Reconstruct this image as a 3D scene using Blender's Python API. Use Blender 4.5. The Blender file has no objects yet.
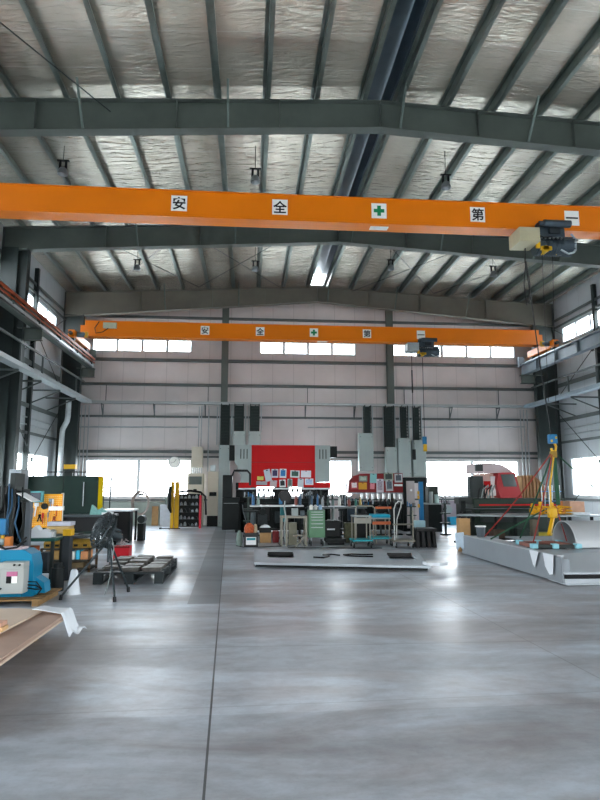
import bpy, bmesh, math, random
from mathutils import Vector, Matrix
random.seed(7)
SC = bpy.context.scene
COL = SC.collection

# ------------------------------------------------------------------ camera
cam_d = bpy.data.cameras.new('camera')
cam = bpy.data.objects.new('camera', cam_d); COL.objects.link(cam)
cam_d.sensor_fit = 'VERTICAL'; cam_d.sensor_height = 32.0; cam_d.lens = 24.0   # 600 px focal length on 800 px
cam_d.clip_start = 0.05; cam_d.clip_end = 400
cam.location = (0, 0, 1.6)
cam.rotation_euler = (math.radians(90) + math.atan(86/600), 0, -math.atan(50/606))
SC.camera = cam

# ------------------------------------------------------------------ world, exposure, light
world = bpy.data.worlds.new('world'); SC.world = world; world.use_nodes = True
wn = world.node_tree.nodes; wl = world.node_tree.links; wn.clear()
w_out = wn.new('ShaderNodeOutputWorld'); w_bg = wn.new('ShaderNodeBackground')
w_tc = wn.new('ShaderNodeTexCoord'); w_sep = wn.new('ShaderNodeSeparateXYZ'); w_ramp = wn.new('ShaderNodeValToRGB')
wl.new(w_tc.outputs['Generated'], w_sep.inputs[0]); wl.new(w_sep.outputs['Z'], w_ramp.inputs[0])
w_ramp.color_ramp.elements[0].position = 0.0; w_ramp.color_ramp.elements[0].color = (0.95, 0.975, 1.0, 1)
w_ramp.color_ramp.elements[1].position = 0.8; w_ramp.color_ramp.elements[1].color = (0.80, 0.90, 1.0, 1)
wl.new(w_ramp.outputs[0], w_bg.inputs[0]); w_bg.inputs[1].default_value = 17.0
wl.new(w_bg.outputs[0], w_out.inputs[0])
SC.view_settings.view_transform = 'Standard'; SC.view_settings.look = 'None'
SC.view_settings.gamma = 1.0; SC.view_settings.use_curve_mapping = False
SC.view_settings.exposure = 0.33
SC.cycles.use_denoising = True
SC.cycles.max_bounces = 10; SC.cycles.diffuse_bounces = 7; SC.cycles.transparent_max_bounces = 16
SC.cycles.sample_clamp_indirect = 8.0
SC.cycles.caustics_reflective = False; SC.cycles.caustics_refractive = False

def portal(x, y, z, sx, sy, rot):                       # sampling portal in an opening: guides sky light, adds none
    d = bpy.data.lights.new('sky_portal', 'AREA'); d.shape = 'RECTANGLE'; d.size = sx; d.size_y = sy
    d.cycles.is_portal = True
    o = bpy.data.objects.new('sky_portal', d); o.location = (x, y, z); o.rotation_euler = rot; COL.objects.link(o)

# ------------------------------------------------------------------ materials
def lin(c): return tuple(((v/12.92) if v <= 0.04045 else ((v+0.055)/1.055)**2.4) for v in c)
def hexc(h): return lin(tuple(int(h[i:i+2], 16)/255 for i in (0, 2, 4)))
MATS = {}
def mat(name, h, rough=0.6, metal=0.0, var=0.18, scale=3.0, bump=0.0, spec=0.3, emit=None):
    if name in MATS: return MATS[name]
    m = bpy.data.materials.new(name); m.use_nodes = True; MATS[name] = m
    nt = m.node_tree; b = nt.nodes['Principled BSDF']
    c = hexc(h) if isinstance(h, str) else h
    b.inputs['Roughness'].default_value = rough; b.inputs['Metallic'].default_value = metal
    b.inputs['Specular IOR Level'].default_value = spec
    tc = nt.nodes.new('ShaderNodeTexCoord'); n = nt.nodes.new('ShaderNodeTexNoise')
    n.inputs['Scale'].default_value = scale; n.inputs['Detail'].default_value = 5; n.inputs['Roughness'].default_value = 0.6
    nt.links.new(tc.outputs['Object'], n.inputs['Vector'])
    r = nt.nodes.new('ShaderNodeValToRGB')
    r.color_ramp.elements[0].position = 0.3; r.color_ramp.elements[1].position = 0.7
    r.color_ramp.elements[0].color = (*[v*(1-var) for v in c], 1)
    r.color_ramp.elements[1].color = (*[min(1, v*(1+var)) for v in c], 1)
    nt.links.new(n.outputs['Fac'], r.inputs[0]); nt.links.new(r.outputs[0], b.inputs['Base Color'])
    if bump:
        bp = nt.nodes.new('ShaderNodeBump'); bp.inputs['Strength'].default_value = bump
        nt.links.new(n.outputs['Fac'], bp.inputs['Height']); nt.links.new(bp.outputs[0], b.inputs['Normal'])
    if emit: b.inputs['Emission Color'].default_value = (*c, 1); b.inputs['Emission Strength'].default_value = emit
    return m

def nd(nt, t, **kw):
    n = nt.nodes.new(t)
    for k, v in kw.items(): setattr(n, k, v)
    return n
def mathn(nt, op, a, b=None, c=None, clamp=False):
    n = nt.nodes.new('ShaderNodeMath'); n.operation = op; n.use_clamp = clamp
    for i, v in enumerate((a, b, c)):
        if v is None: continue
        if isinstance(v, (int, float)): n.inputs[i].default_value = v
        else: nt.links.new(v, n.inputs[i])
    return n.outputs[0]
def mixc(nt, fac, a, b, blend='MIX'):
    n = nt.nodes.new('ShaderNodeMix'); n.data_type = 'RGBA'; n.blend_type = blend
    if isinstance(fac, (int, float)): n.inputs[0].default_value = fac
    else: nt.links.new(fac, n.inputs[0])
    for i, v in ((6, a), (7, b)):
        if isinstance(v, tuple): n.inputs[i].default_value = (*v[:3], 1)
        else: nt.links.new(v, n.inputs[i])
    return n.outputs[2]

def floor_material():
    m = bpy.data.materials.new('polished_concrete'); m.use_nodes = True; nt = m.node_tree; b = nt.nodes['Principled BSDF']
    g = nd(nt, 'ShaderNodeNewGeometry'); sp = nd(nt, 'ShaderNodeSeparateXYZ'); nt.links.new(g.outputs['Position'], sp.inputs[0])
    X, Y = sp.outputs[0], sp.outputs[1]
    def noise(scale, det=6, rough=0.6, sx=1, sy=1, dist=0):
        mp = nd(nt, 'ShaderNodeMapping'); mp.inputs['Scale'].default_value = (sx, sy, 1); mp.inputs['Location'].default_value = (3.3, 1.7, .37)
        nt.links.new(g.outputs['Position'], mp.inputs['Vector'])
        n = nd(nt, 'ShaderNodeTexNoise'); n.inputs['Scale'].default_value = scale; n.inputs['Detail'].default_value = det
        n.inputs['Roughness'].default_value = rough; n.inputs['Distortion'].default_value = dist
        nt.links.new(mp.outputs[0], n.inputs['Vector']); return n.outputs['Fac']
    big = noise(0.8, 6, 0.65, 0.6, 1.3, 0.6); fine = noise(5, 8, 0.72, .8, 1.2); band = noise(1.1, 4, 0.55, 0.22, 1.0, 0.5); spk = noise(22, 4, 0.7, 1, .7)
    r = nd(nt, 'ShaderNodeValToRGB'); nt.links.new(big, r.inputs[0])
    r.color_ramp.elements[0].position = 0.4; r.color_ramp.elements[0].color = (*hexc('a09fa1'), 1)
    r.color_ramp.elements[1].position = 0.6; r.color_ramp.elements[1].color = (*hexc('c2ccd4'), 1)
    r2 = nd(nt, 'ShaderNodeValToRGB'); nt.links.new(fine, r2.inputs[0])
    r2.color_ramp.elements[0].position = 0.38; r2.color_ramp.elements[0].color = (0.72, 0.72, 0.73, 1)
    r2.color_ramp.elements[1].position = 0.6; r2.color_ramp.elements[1].color = (1.1, 1.1, 1.1, 1)
    c = mixc(nt, 0.65, r.outputs[0], r2.outputs[0], 'MULTIPLY')
    r3 = nd(nt, 'ShaderNodeValToRGB'); nt.links.new(band, r3.inputs[0])
    r3.color_ramp.elements[0].position = 0.42; r3.color_ramp.elements[0].color = (0.74, 0.73, 0.73, 1)
    r3.color_ramp.elements[1].position = 0.56; r3.color_ramp.elements[1].color = (1.12, 1.13, 1.15, 1)
    c = mixc(nt, 0.6, c, r3.outputs[0], 'MULTIPLY')
    # dark finger marks / scuffs
    r4 = nd(nt, 'ShaderNodeValToRGB'); nt.links.new(spk, r4.inputs[0])
    r4.color_ramp.elements[0].position = 0.25; r4.color_ramp.elements[0].color = (0.8, 0.79, 0.78, 1)
    r4.color_ramp.elements[1].position = 0.45; r4.color_ramp.elements[1].color = (1, 1, 1, 1)
    c = mixc(nt, 0.6, c, r4.outputs[0], 'MULTIPLY')
    # separate concrete pours: each slab has its own tone and finish
    wob = mathn(nt, 'MULTIPLY_ADD', big, 0.5, -0.25); Yw = mathn(nt, 'ADD', Y, mathn(nt, 'MULTIPLY', wob, 0.25))
    pour_a = mathn(nt, 'LESS_THAN', Yw, 4.55); pour_b = mathn(nt, 'LESS_THAN', Yw, 7.55)
    c = mixc(nt, mathn(nt, 'MULTIPLY', pour_a, 0.16), c, hexc('5c5a5c')); c = mixc(nt, mathn(nt, 'MULTIPLY', pour_b, 0.14), c, hexc('6c6767'))
    # slightly skewed joint line: x = -0.12 - 0.0295*y
    jx = mathn(nt, 'ADD', X, mathn(nt, 'MULTIPLY_ADD', Y, 0.034, 0.105))
    jd = mathn(nt, 'ABSOLUTE', jx)
    joint = mathn(nt, 'LESS_THAN', jd, 0.0075)
    # the darker strip of a filled trench beyond the joint
    s1 = mathn(nt, 'GREATER_THAN', mathn(nt, 'ADD', X, mathn(nt, 'MULTIPLY_ADD', Y, 0.031, 0.57)), 0.0)
    s2 = mathn(nt, 'LESS_THAN', jx, 0.0)
    s3 = mathn(nt, 'GREATER_THAN', Y, 8.62)
    strip = mathn(nt, 'MULTIPLY', mathn(nt, 'MULTIPLY', s1, s2), s3)
    c = mixc(nt, mathn(nt, 'MULTIPLY', strip, 0.85), c, hexc('6c747b'))
    # cross joints
    def cross(y0, k, w):
        d = mathn(nt, 'ABSOLUTE', mathn(nt, 'SUBTRACT', mathn(nt, 'MULTIPLY_ADD', X, -k, Y), y0))
        return mathn(nt, 'LESS_THAN', d, w)
    for y0, k, w, st in ((6.35, -0.01, .012, .35), (8.62, 0.0, .01, .3), (4.7, .03, .01, .25), (12.3, 0, .015, .3), (18.2, 0, .02, .3)):
        c = mixc(nt, mathn(nt, 'MULTIPLY', cross(y0, k, w), st), c, hexc('55585a'))
    d5 = mathn(nt, 'LESS_THAN', mathn(nt, 'ABSOLUTE', mathn(nt, 'SUBTRACT', mathn(nt, 'MULTIPLY_ADD', Y, 0.03, X), 3.1)), .008)
    c = mixc(nt, mathn(nt, 'MULTIPLY', d5, .45), c, hexc('55585a'))
    c = mixc(nt, mathn(nt, 'MULTIPLY', joint, .92), c, hexc('26282a'))
    nt.links.new(c, b.inputs['Base Color'])
    rr = nd(nt, 'ShaderNodeMapRange'); nt.links.new(band, rr.inputs[0]); rr.inputs['From Min'].default_value = .4; rr.inputs['From Max'].default_value = .6
    rr.inputs['To Min'].default_value = 0.42; rr.inputs['To Max'].default_value = 0.28
    ra = mathn(nt, 'ADD', rr.outputs[0], mathn(nt, 'MULTIPLY_ADD', fine, 0.2, -0.1))
    ra = mathn(nt, 'ADD', ra, mathn(nt, 'MULTIPLY', pour_a, 0.12)); ra = mathn(nt, 'ADD', ra, mathn(nt, 'MULTIPLY_ADD', big, 0.35, -0.175))
    ra = mathn(nt, 'MAXIMUM', ra, 0.3)
    nt.links.new(ra, b.inputs['Roughness'])
    b.inputs['Specular IOR Level'].default_value = 0.85
    bp = nd(nt, 'ShaderNodeBump'); bp.inputs['Strength'].default_value = 0.02; bp.inputs['Distance'].default_value = 0.05
    nt.links.new(fine, bp.inputs['Height']); nt.links.new(bp.outputs[0], b.inputs['Normal'])
    return m

def wall_material(name, hx, axis):
    m = bpy.data.materials.new(name); m.use_nodes = True; nt = m.node_tree; b = nt.nodes['Principled BSDF']
    g = nd(nt, 'ShaderNodeNewGeometry'); sp = nd(nt, 'ShaderNodeSeparateXYZ'); nt.links.new(g.outputs['Position'], sp.inputs[0])
    A = sp.outputs[axis]
    n = nd(nt, 'ShaderNodeTexNoise'); n.inputs['Scale'].default_value = 0.6; n.inputs['Detail'].default_value = 4
    nt.links.new(g.outputs['Position'], n.inputs['Vector'])
    r = nd(nt, 'ShaderNodeValToRGB'); nt.links.new(n.outputs['Fac'], r.inputs[0]); c = hexc(hx)
    r.color_ramp.elements[0].position = .3; r.color_ramp.elements[0].color = (*[v*.86 for v in c], 1)
    r.color_ramp.elements[1].position = .7; r.color_ramp.elements[1].color = (*[min(1, v*1.08) for v in c], 1)
    fr = mathn(nt, 'FRACT', mathn(nt, 'MULTIPLY', A, 1/0.9))
    seam = mathn(nt, 'LESS_THAN', fr, 0.035)
    c2 = mixc(nt, mathn(nt, 'MULTIPLY', seam, .3), r.outputs[0], tuple(v*.4 for v in c))
    nt.links.new(c2, b.inputs['Base Color']); b.inputs['Roughness'].default_value = 0.45
    tri = mathn(nt, 'ABSOLUTE', mathn(nt, 'SUBTRACT', fr, .5))
    bp = nd(nt, 'ShaderNodeBump'); bp.inputs['Strength'].default_value = .35; bp.inputs['Distance'].default_value = .02
    nt.links.new(mathn(nt, 'LESS_THAN', tri, .47), bp.inputs['Height']); nt.links.new(bp.outputs[0], b.inputs['Normal'])
    return m

def foil_material():
    m = bpy.data.materials.new('foil_insulation'); m.use_nodes = True; nt = m.node_tree; b = nt.nodes['Principled BSDF']
    g = nd(nt, 'ShaderNodeNewGeometry'); sp = nd(nt, 'ShaderNodeSeparateXYZ'); nt.links.new(g.outputs['Position'], sp.inputs[0])
    mp = nd(nt, 'ShaderNodeMapping'); mp.inputs['Scale'].default_value = (0.8, 3.6, 1); nt.links.new(g.outputs['Position'], mp.inputs[0])
    mp.inputs['Rotation'].default_value = (0, 0, .15)
    n = nd(nt, 'ShaderNodeTexNoise'); n.inputs['Scale'].default_value = 2.2; n.inputs['Detail'].default_value = 4; n.inputs['Distortion'].default_value = 1.2
    nt.links.new(mp.outputs[0], n.inputs['Vector'])
    mp2 = nd(nt, 'ShaderNodeMapping'); mp2.inputs['Scale'].default_value = (0.8, 0.35, 1); nt.links.new(g.outputs['Position'], mp2.inputs[0])
    n2 = nd(nt, 'ShaderNodeTexNoise'); n2.inputs['Scale'].default_value = 1.6; n2.inputs['Detail'].default_value = 3
    nt.links.new(mp2.outputs[0], n2.inputs['Vector'])
    r = nd(nt, 'ShaderNodeValToRGB'); nt.links.new(n2.outputs['Fac'], r.inputs[0])
    r.color_ramp.elements[0].position = .3; r.color_ramp.elements[0].color = (*hexc('c9c4b4'), 1)
    r.color_ramp.elements[1].position = .7; r.color_ramp.elements[1].color = (*hexc('e2dccd'), 1)
    fr = mathn(nt, 'FRACT', mathn(nt, 'MULTIPLY', sp.outputs[1], 1/1.02))
    seam = mathn(nt, 'LESS_THAN', fr, .02)
    c = mixc(nt, mathn(nt, 'MULTIPLY', seam, .5), r.outputs[0], (.85, .85, .82))
    nt.links.new(c, b.inputs['Base Color'])
    b.inputs['Metallic'].default_value = 0.65; b.inputs['Roughness'].default_value = 0.24
    pk = mathn(nt, 'POWER', n.outputs['Fac'], 2.2)
    bp = nd(nt, 'ShaderNodeBump'); bp.inputs['Strength'].default_value = .6; bp.inputs['Distance'].default_value = .05
    nt.links.new(pk, bp.inputs['Height']); nt.links.new(bp.outputs[0], b.inputs['Normal'])
    return m

def glass_material():
    m = bpy.data.materials.new('window_glass'); m.use_nodes = True; nt = m.node_tree; nt.nodes.clear()
    out = nd(nt, 'ShaderNodeOutputMaterial'); tr = nd(nt, 'ShaderNodeBsdfTransparent'); gl = nd(nt, 'ShaderNodeBsdfGlossy')
    tr.inputs[0].default_value = (.93, .95, .96, 1); gl.inputs['Roughness'].default_value = .08
    mx = nd(nt, 'ShaderNodeMixShader'); mx.inputs[0].default_value = 0.07
    nt.links.new(tr.outputs[0], mx.inputs[1]); nt.links.new(gl.outputs[0], mx.inputs[2]); nt.links.new(mx.outputs[0], out.inputs[0])
    return m

M_FLOOR = floor_material(); M_FOIL = foil_material(); M_GLASS = glass_material()
M_WALLB = wall_material('back_wall_panel', 'cbc4c2', 0); M_WALLS = wall_material('side_wall_panel', 'b4babd', 1)
M_STEEL = mat('dark_green_grey_paint', '545b56', .5, .1, .12, 1.5)
M_COLD = mat('dark_column_paint', '2b3231', .5, .1, .12, 1.5)
M_GIRT = mat('grey_green_girt_paint', '5b6261', .5, .1, .12, 2)
M_PURL = mat('galvanised_purlin', '626d68', .33, .6, .14, 4)
M_GALV = mat('galvanised_steel', 'a3abad', .4, .5, .15, 5)
M_ORANGE = mat('orange_crane_paint', 'e07606', .38, 0, .07, .8)
M_ORED = mat('orange_red_conductor', '98401f', .5, 0, .15, 2)
M_WHITE = mat('white_paint', 'e6e8e8', .5, 0, .05)
M_PLATE = mat('white_sign', 'f0f0ea', .5, 0, .04)
M_BLACK = mat('black_paint', '090a0b', .45, 0, .2)
M_INK = mat('sign_ink', '0b0c10', .5, 0, .0)
M_GREENX = mat('green_cross', '0c7a4a', .5, 0, .03)
M_GROUND = mat('outdoor_concrete', 'd8d8d4', .9, 0, .05)

# ------------------------------------------------------------------ mesh builder
class MB:
    def __init__(s, M=None): s.v = []; s.f = []; s.mi = []; s.mats = []; s.m = 0; s.M = M; s.sm = []
    def mat(s, m):
        if m not in s.mats: s.mats.append(m)
        s.m = s.mats.index(m); return s
    def add(s, vs, fs, M=None, smooth=False):
        k = len(s.v)
        for v in vs:
            v = Vector(v)
            if M: v = M @ v
            if s.M: v = s.M @ v
            s.v.append(v)
        for f in fs: s.f.append(tuple(i+k for i in f)); s.mi.append(s.m); s.sm.append(smooth)
        return s
    def box(s, x0, x1, y0, y1, z0, z1, M=None, bev=0):
        if bev:
            b = min(bev, (x1-x0)*.45, (y1-y0)*.45, (z1-z0)*.45); bm = bmesh.new()
            bmesh.ops.create_cube(bm, size=1)
            for v in bm.verts: v.co = Vector(((x0+x1)/2+v.co.x*(x1-x0), (y0+y1)/2+v.co.y*(y1-y0), (z0+z1)/2+v.co.z*(z1-z0)))
            bmesh.ops.bevel(bm, geom=bm.edges[:], offset=b, segments=2, profile=.5, affect='EDGES')
            bm.verts.index_update()
            s.add([v.co.copy() for v in bm.verts], [tuple(v.index for v in f.verts) for f in bm.faces], M); bm.free(); return s
        vs = [(x, y, z) for x in (x0, x1) for y in (y0, y1) for z in (z0, z1)]
        fs = [(0, 1, 3, 2), (4, 6, 7, 5), (0, 4, 5, 1), (2, 3, 7, 6), (0, 2, 6, 4), (1, 5, 7, 3)]
        return s.add(vs, fs, M)
    def cyl(s, a, b, r0, r1=None, n=12, M=None, cap=True):
        a = Vector(a); b = Vector(b); r1 = r0 if r1 is None else r1
        d = (b-a); L = d.length
        if L < 1e-6: return s
        q = d.to_track_quat('Z', 'Y').to_matrix()
        vs = []
        for p, r in ((a, r0), (b, r1)):
            for i in range(n):
                t = 2*math.pi*i/n; vs.append(p + q @ Vector((r*math.cos(t), r*math.sin(t), 0)))
        s.add(vs, [(i, (i+1) % n, n+(i+1) % n, n+i) for i in range(n)], M, True)
        if cap:
            s.add(vs[:n], [tuple(reversed(range(n)))], M); s.add(vs[n:], [tuple(range(n))], M)
        return s
    def tube(s, pts, r, n=8, M=None, closed=False):
        pts = [Vector(p) for p in pts]; N = len(pts); rings = []
        up = None
        for i, p in enumerate(pts):
            if closed: t = pts[(i+1) % N]-pts[i-1]
            else: t = pts[min(i+1, N-1)]-pts[max(i-1, 0)]
            t.normalize()
            if up is None: up = Vector((0, 0, 1)) if abs(t.z) < .9 else Vector((1, 0, 0))
            x = t.cross(up)
            if x.length < 1e-4: x = t.cross(Vector((0, 1, 0)))
            x.normalize(); y = x.cross(t).normalized(); up = y
            rr = r[i] if isinstance(r, (list, tuple)) else r
            rings.append([p + x*rr*math.cos(2*math.pi*j/n) + y*rr*math.sin(2*math.pi*j/n) for j in range(n)])
        vs = [v for ring in rings for v in ring]; fs = []
        for i in range(N if closed else N-1):
            a = i*n; b = ((i+1) % N)*n
            for j in range(n): fs.append((a+j, a+(j+1) % n, b+(j+1) % n, b+j))
        s.add(vs, fs, M, True)
        if not closed: s.add(rings[0], [tuple(reversed(range(n)))], M); s.add(rings[-1], [tuple(range(n))], M)
        return s
    def prism(s, poly, z0, z1, M=None, axis='z'):       # polygon extruded along an axis
        n = len(poly)
        def P(a, b, c):
            return {'z': (a, b, c), 'y': (a, c, b), 'x': (c, a, b)}[axis]
        vs = [P(a, b, z0) for a, b in poly] + [P(a, b, z1) for a, b in poly]
        return s.add(vs, [tuple(reversed(range(n))), tuple(range(n, 2*n))] + [(i, (i+1) % n, n+(i+1) % n, n+i) for i in range(n)], M)
    def lathe(s, prof, n=20, M=None):
        vs = []; fs = []
        for r, z in prof:
            for i in range(n): t = 2*math.pi*i/n; vs.append((r*math.cos(t), r*math.sin(t), z))
        for k in range(len(prof)-1):
            for i in range(n): fs.append((k*n+i, k*n+(i+1) % n, (k+1)*n+(i+1) % n, (k+1)*n+i))
        s.add(vs, fs, M, True)
        if prof[0][0] > 1e-4: s.add(vs[:n], [tuple(reversed(range(n)))], M)
        if prof[-1][0] > 1e-4: s.add(vs[-n:], [tuple(range(n))], M)
        return s
    def hbeam(s, a, b, w, h, t=.015, up=(0, 0, 1), M=None):   # H section between two points, h along up
        a = Vector(a); b = Vector(b); d = (b-a); L = d.length; z = d.normalized(); u = Vector(up); x = u.cross(z).normalized(); y = z.cross(x)
        R = Matrix((x, y, z)).transposed().to_4x4(); R.translation = a
        MM = (M @ R) if M else R
        s.box(-w/2, w/2, -h/2, -h/2+t, 0, L, MM); s.box(-w/2, w/2, h/2-t, h/2, 0, L, MM); s.box(-t/2, t/2, -h/2+t, h/2-t, 0, L, MM)
        return s
    def bar(s, a, b, w, h, up=(0, 0, 1), M=None):
        a = Vector(a); b = Vector(b); d = (b-a); L = d.length; z = d.normalized(); u = Vector(up)
        if abs(u.normalized().dot(z)) > .99: u = Vector((0, 1, 0))
        x = u.cross(z).normalized(); y = z.cross(x)
        R = Matrix((x, y, z)).transposed().to_4x4(); R.translation = a
        return s.box(-w/2, w/2, -h/2, h/2, 0, L, (M @ R) if M else R)
    def build(s, name, m=None, parent=None, world=True, origin=None):
        me = bpy.data.meshes.new(name); o = bpy.data.objects.new(name, me); COL.objects.link(o)
        off = Vector((0, 0, 0))
        if parent is not None:
            o.parent = parent
            if world:
                q = parent
                while q is not None: off += q.location; q = q.parent
        elif origin is not None: off = Vector(origin); o.location = off
        else:
            xs = [v.x for v in s.v]; ys = [v.y for v in s.v]; zs = [v.z for v in s.v]
            off = Vector(((min(xs)+max(xs))/2, (min(ys)+max(ys))/2, min(zs))); o.location = off
        me.from_pydata([tuple(v-off) for v in s.v], [], s.f)
        if s.mats:
            for mm in s.mats: me.materials.append(mm)
            me.polygons.foreach_set('material_index', s.mi)
        else: me.materials.append(m)
        me.polygons.foreach_set('use_smooth', s.sm)
        me.update()
        if any(s.sm):
            try: me.set_sharp_from_angle(angle=math.radians(50))
            except Exception: pass
        bm = bmesh.new(); bm.from_mesh(me); bmesh.ops.recalc_face_normals(bm, faces=bm.faces[:]); bm.to_mesh(me); bm.free()
        return o
def tag(o, label=None, cat=None, group=None, kind=None):
    if label: o['label'] = label
    if cat: o['category'] = cat
    if group: o['group'] = group
    if kind: o['kind'] = kind
    return o
def thing(name, label, cat, loc=(0, 0, 0), group=None, rz=0):
    o = bpy.data.objects.new(name, None); COL.objects.link(o); o.empty_display_size = .1
    o.location = loc; o.rotation_euler = (0, 0, rz); tag(o, label, cat, group); return o
def kids(o): return [c for c in bpy.data.objects if c.parent == o]
def copy_tree(o, parent=None):
    c = o.copy(); COL.objects.link(c)
    if parent: c.parent = parent
    for ch in kids(o): copy_tree(ch, c)
    return c
def struct(mb, name, m=None, parent=None):
    o = mb.build(name, m, parent)
    if parent is None: o['kind'] = 'structure'
    return o
def box_thing(name, label, cat, m, *b, group=None, bev=0.004):
    return tag(MB().box(*b, bev=bev).build(name, m), label, cat, group)
def text_mesh(name, body, size, m, M, parent, extr=.002, bold=.0):
    cu = bpy.data.curves.new(name, 'FONT'); cu.body = body; cu.size = size; cu.extrude = extr; cu.offset = bold
    cu.align_x = 'CENTER'; cu.align_y = 'CENTER'
    o = bpy.data.objects.new('tmp', cu); COL.objects.link(o); bpy.context.view_layer.update()
    me = bpy.data.meshes.new_from_object(o); COL.objects.unlink(o); bpy.data.objects.remove(o)
    xs = [v.co.x for v in me.vertices]; ys = [v.co.y for v in me.vertices]
    cx, cy = (min(xs)+max(xs))/2, (min(ys)+max(ys))/2
    off = Vector((0, 0, 0)); q = parent
    while q is not None: off += q.location; q = q.parent
    for v in me.vertices: v.co = M @ Vector((v.co.x-cx, v.co.y-cy, v.co.z)) - off
    me.materials.clear(); me.materials.append(m)
    o = bpy.data.objects.new(name, me); COL.objects.link(o); o.parent = parent; return o
def FACE(x, y, z):                                   # text facing -Y (towards the hall entrance)
    return Matrix.Translation((x, y, z)) @ Matrix.Rotation(math.radians(90), 4, 'X')
ORD = ['first', 'second', 'third', 'fourth', 'fifth', 'sixth', 'seventh', 'eighth', 'ninth', 'tenth', 'eleventh', 'twelfth']

# ------------------------------------------------------------------ the setting
XL, XR, YB, YF = -7.75, 13.2, 25.4, -6.0
FR = [-0.3, 5.85, 12.0, 18.2, 24.4]                  # portal frames
XC = 2.75                                            # ridge
def roof_z(x): return 10.18 - .05*abs(x-XC)
struct(MB().box(XL-.2, XR+.2, YF-.2, YB+.2, -.25, 0), 'floor', M_FLOOR)
struct(MB().box(-70, 80, -60, 110, -.6, -.3), 'ground', M_GROUND)

def holed_wall(name, m, axis, plane, thick, a0, a1, z0, z1, holes):
    """wall spanning a0..a1 along its axis, with rectangular holes (a,b,za,zb)"""
    A = sorted({a0, a1, *[h[0] for h in holes], *[h[1] for h in holes]}); Z = sorted({z0, z1, *[h[2] for h in holes], *[h[3] for h in holes]})
    mb = MB(); inside = lambda a, z: any(h[0] < a < h[1] and h[2] < z < h[3] for h in holes)
    for j in range(len(Z)-1):
        i = 0
        while i < len(A)-1:
            if inside((A[i]+A[i+1])/2, (Z[j]+Z[j+1])/2): i += 1; continue
            k = i
            while k+1 < len(A)-1 and not inside((A[k+1]+A[k+2])/2, (Z[j]+Z[j+1])/2): k += 1
            if axis == 'x': mb.box(A[i], A[k+1], plane, plane+thick, Z[j], Z[j+1])
            else: mb.box(plane, plane+thick, A[i], A[k+1], Z[j], Z[j+1])
            i = k+1
    return struct(mb, name, m)
back_low = [(-6.75, -2.45, 1.14, 2.69), (.2, 4.32, 1.14, 2.69), (7.5, 11.65, 1.14, 2.69)]
back_up = [(-6.72, -2.55, 7.24, 7.8), (.35, 4.55, 7.24, 7.8), (6.2, 11.75, 7.24, 7.8)]
holed_wall('wall_back', M_WALLB, 'x', YB, .14, XL, XR, 0, 10.4, back_low+back_up)
bays = [(FR[i], FR[i+1]) for i in range(4)]
side_low = [(a+.55, b-.5, 1.2, 2.75) for a, b in bays]; side_up = [(a+.5, b-.45, 7.62, 8.3) for a, b in bays]
holed_wall('wall_left', M_WALLS, 'y', XL-.14, .14, YF, YB, 0, 10.4, side_low+side_up)
holed_wall('wall_right', M_WALLS, 'y', XR, .14, YF, YB, 0, 10.4, side_low+side_up)
holed_wall('wall_front', M_WALLS, 'x', YF-.14, .14, XL, XR, 0, 10.4, [(-1.0, 6.5, .001, 3.4)])
portal(2.75, YF-.02, 1.7, 7.5, 3.4, (math.radians(90), 0, 0))
# roof: two foil faced slopes with an open ridge slot closed by a translucent strip
mb = MB()
for s in (-1, 1):
    xa = XC+s*.34; xb = XL-.2 if s < 0 else XR+.2
    mb.add([(xa, YF-.2, roof_z(xa)), (xb, YF-.2, roof_z(xb)), (xb, YB+.2, roof_z(xb)), (xa, YB+.2, roof_z(xa)),
            (xa, YF-.2, roof_z(xa)+.1), (xb, YF-.2, roof_z(xb)+.1), (xb, YB+.2, roof_z(xb)+.1), (xa, YB+.2, roof_z(xa)+.1)],
           [(0, 1, 2, 3), (4, 7, 6, 5), (0, 4, 5, 1), (1, 5, 6, 2), (2, 6, 7, 3), (3, 7, 4, 0)])
struct(mb, 'ceiling', M_FOIL)
mb = MB()                                            # ridge ventilator: dark throat with bright slots at the sides
mb.box(XC-.36, XC-.30, YF, YB, 10.2, 10.9); mb.box(XC+.30, XC+.36, YF, YB, 10.2, 10.84)
mb.box(XC-.36, XC+.36, YF, YB, 10.9, 10.95)
struct(mb, 'trim_ridge', mat('ridge_vent_metal', '46545e', .4, .4, .25, 1.2))
for i in range(5):
    y0 = YF + i*6.2
    struct(MB().box(XC-.29, XC-.05, y0+1.5, y0+3.1, 10.86, 10.9), 'trim_%d' % (i+1), mat('rust_red_flashing', '6a3c2a', .6, .2, .3, 3))

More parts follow.
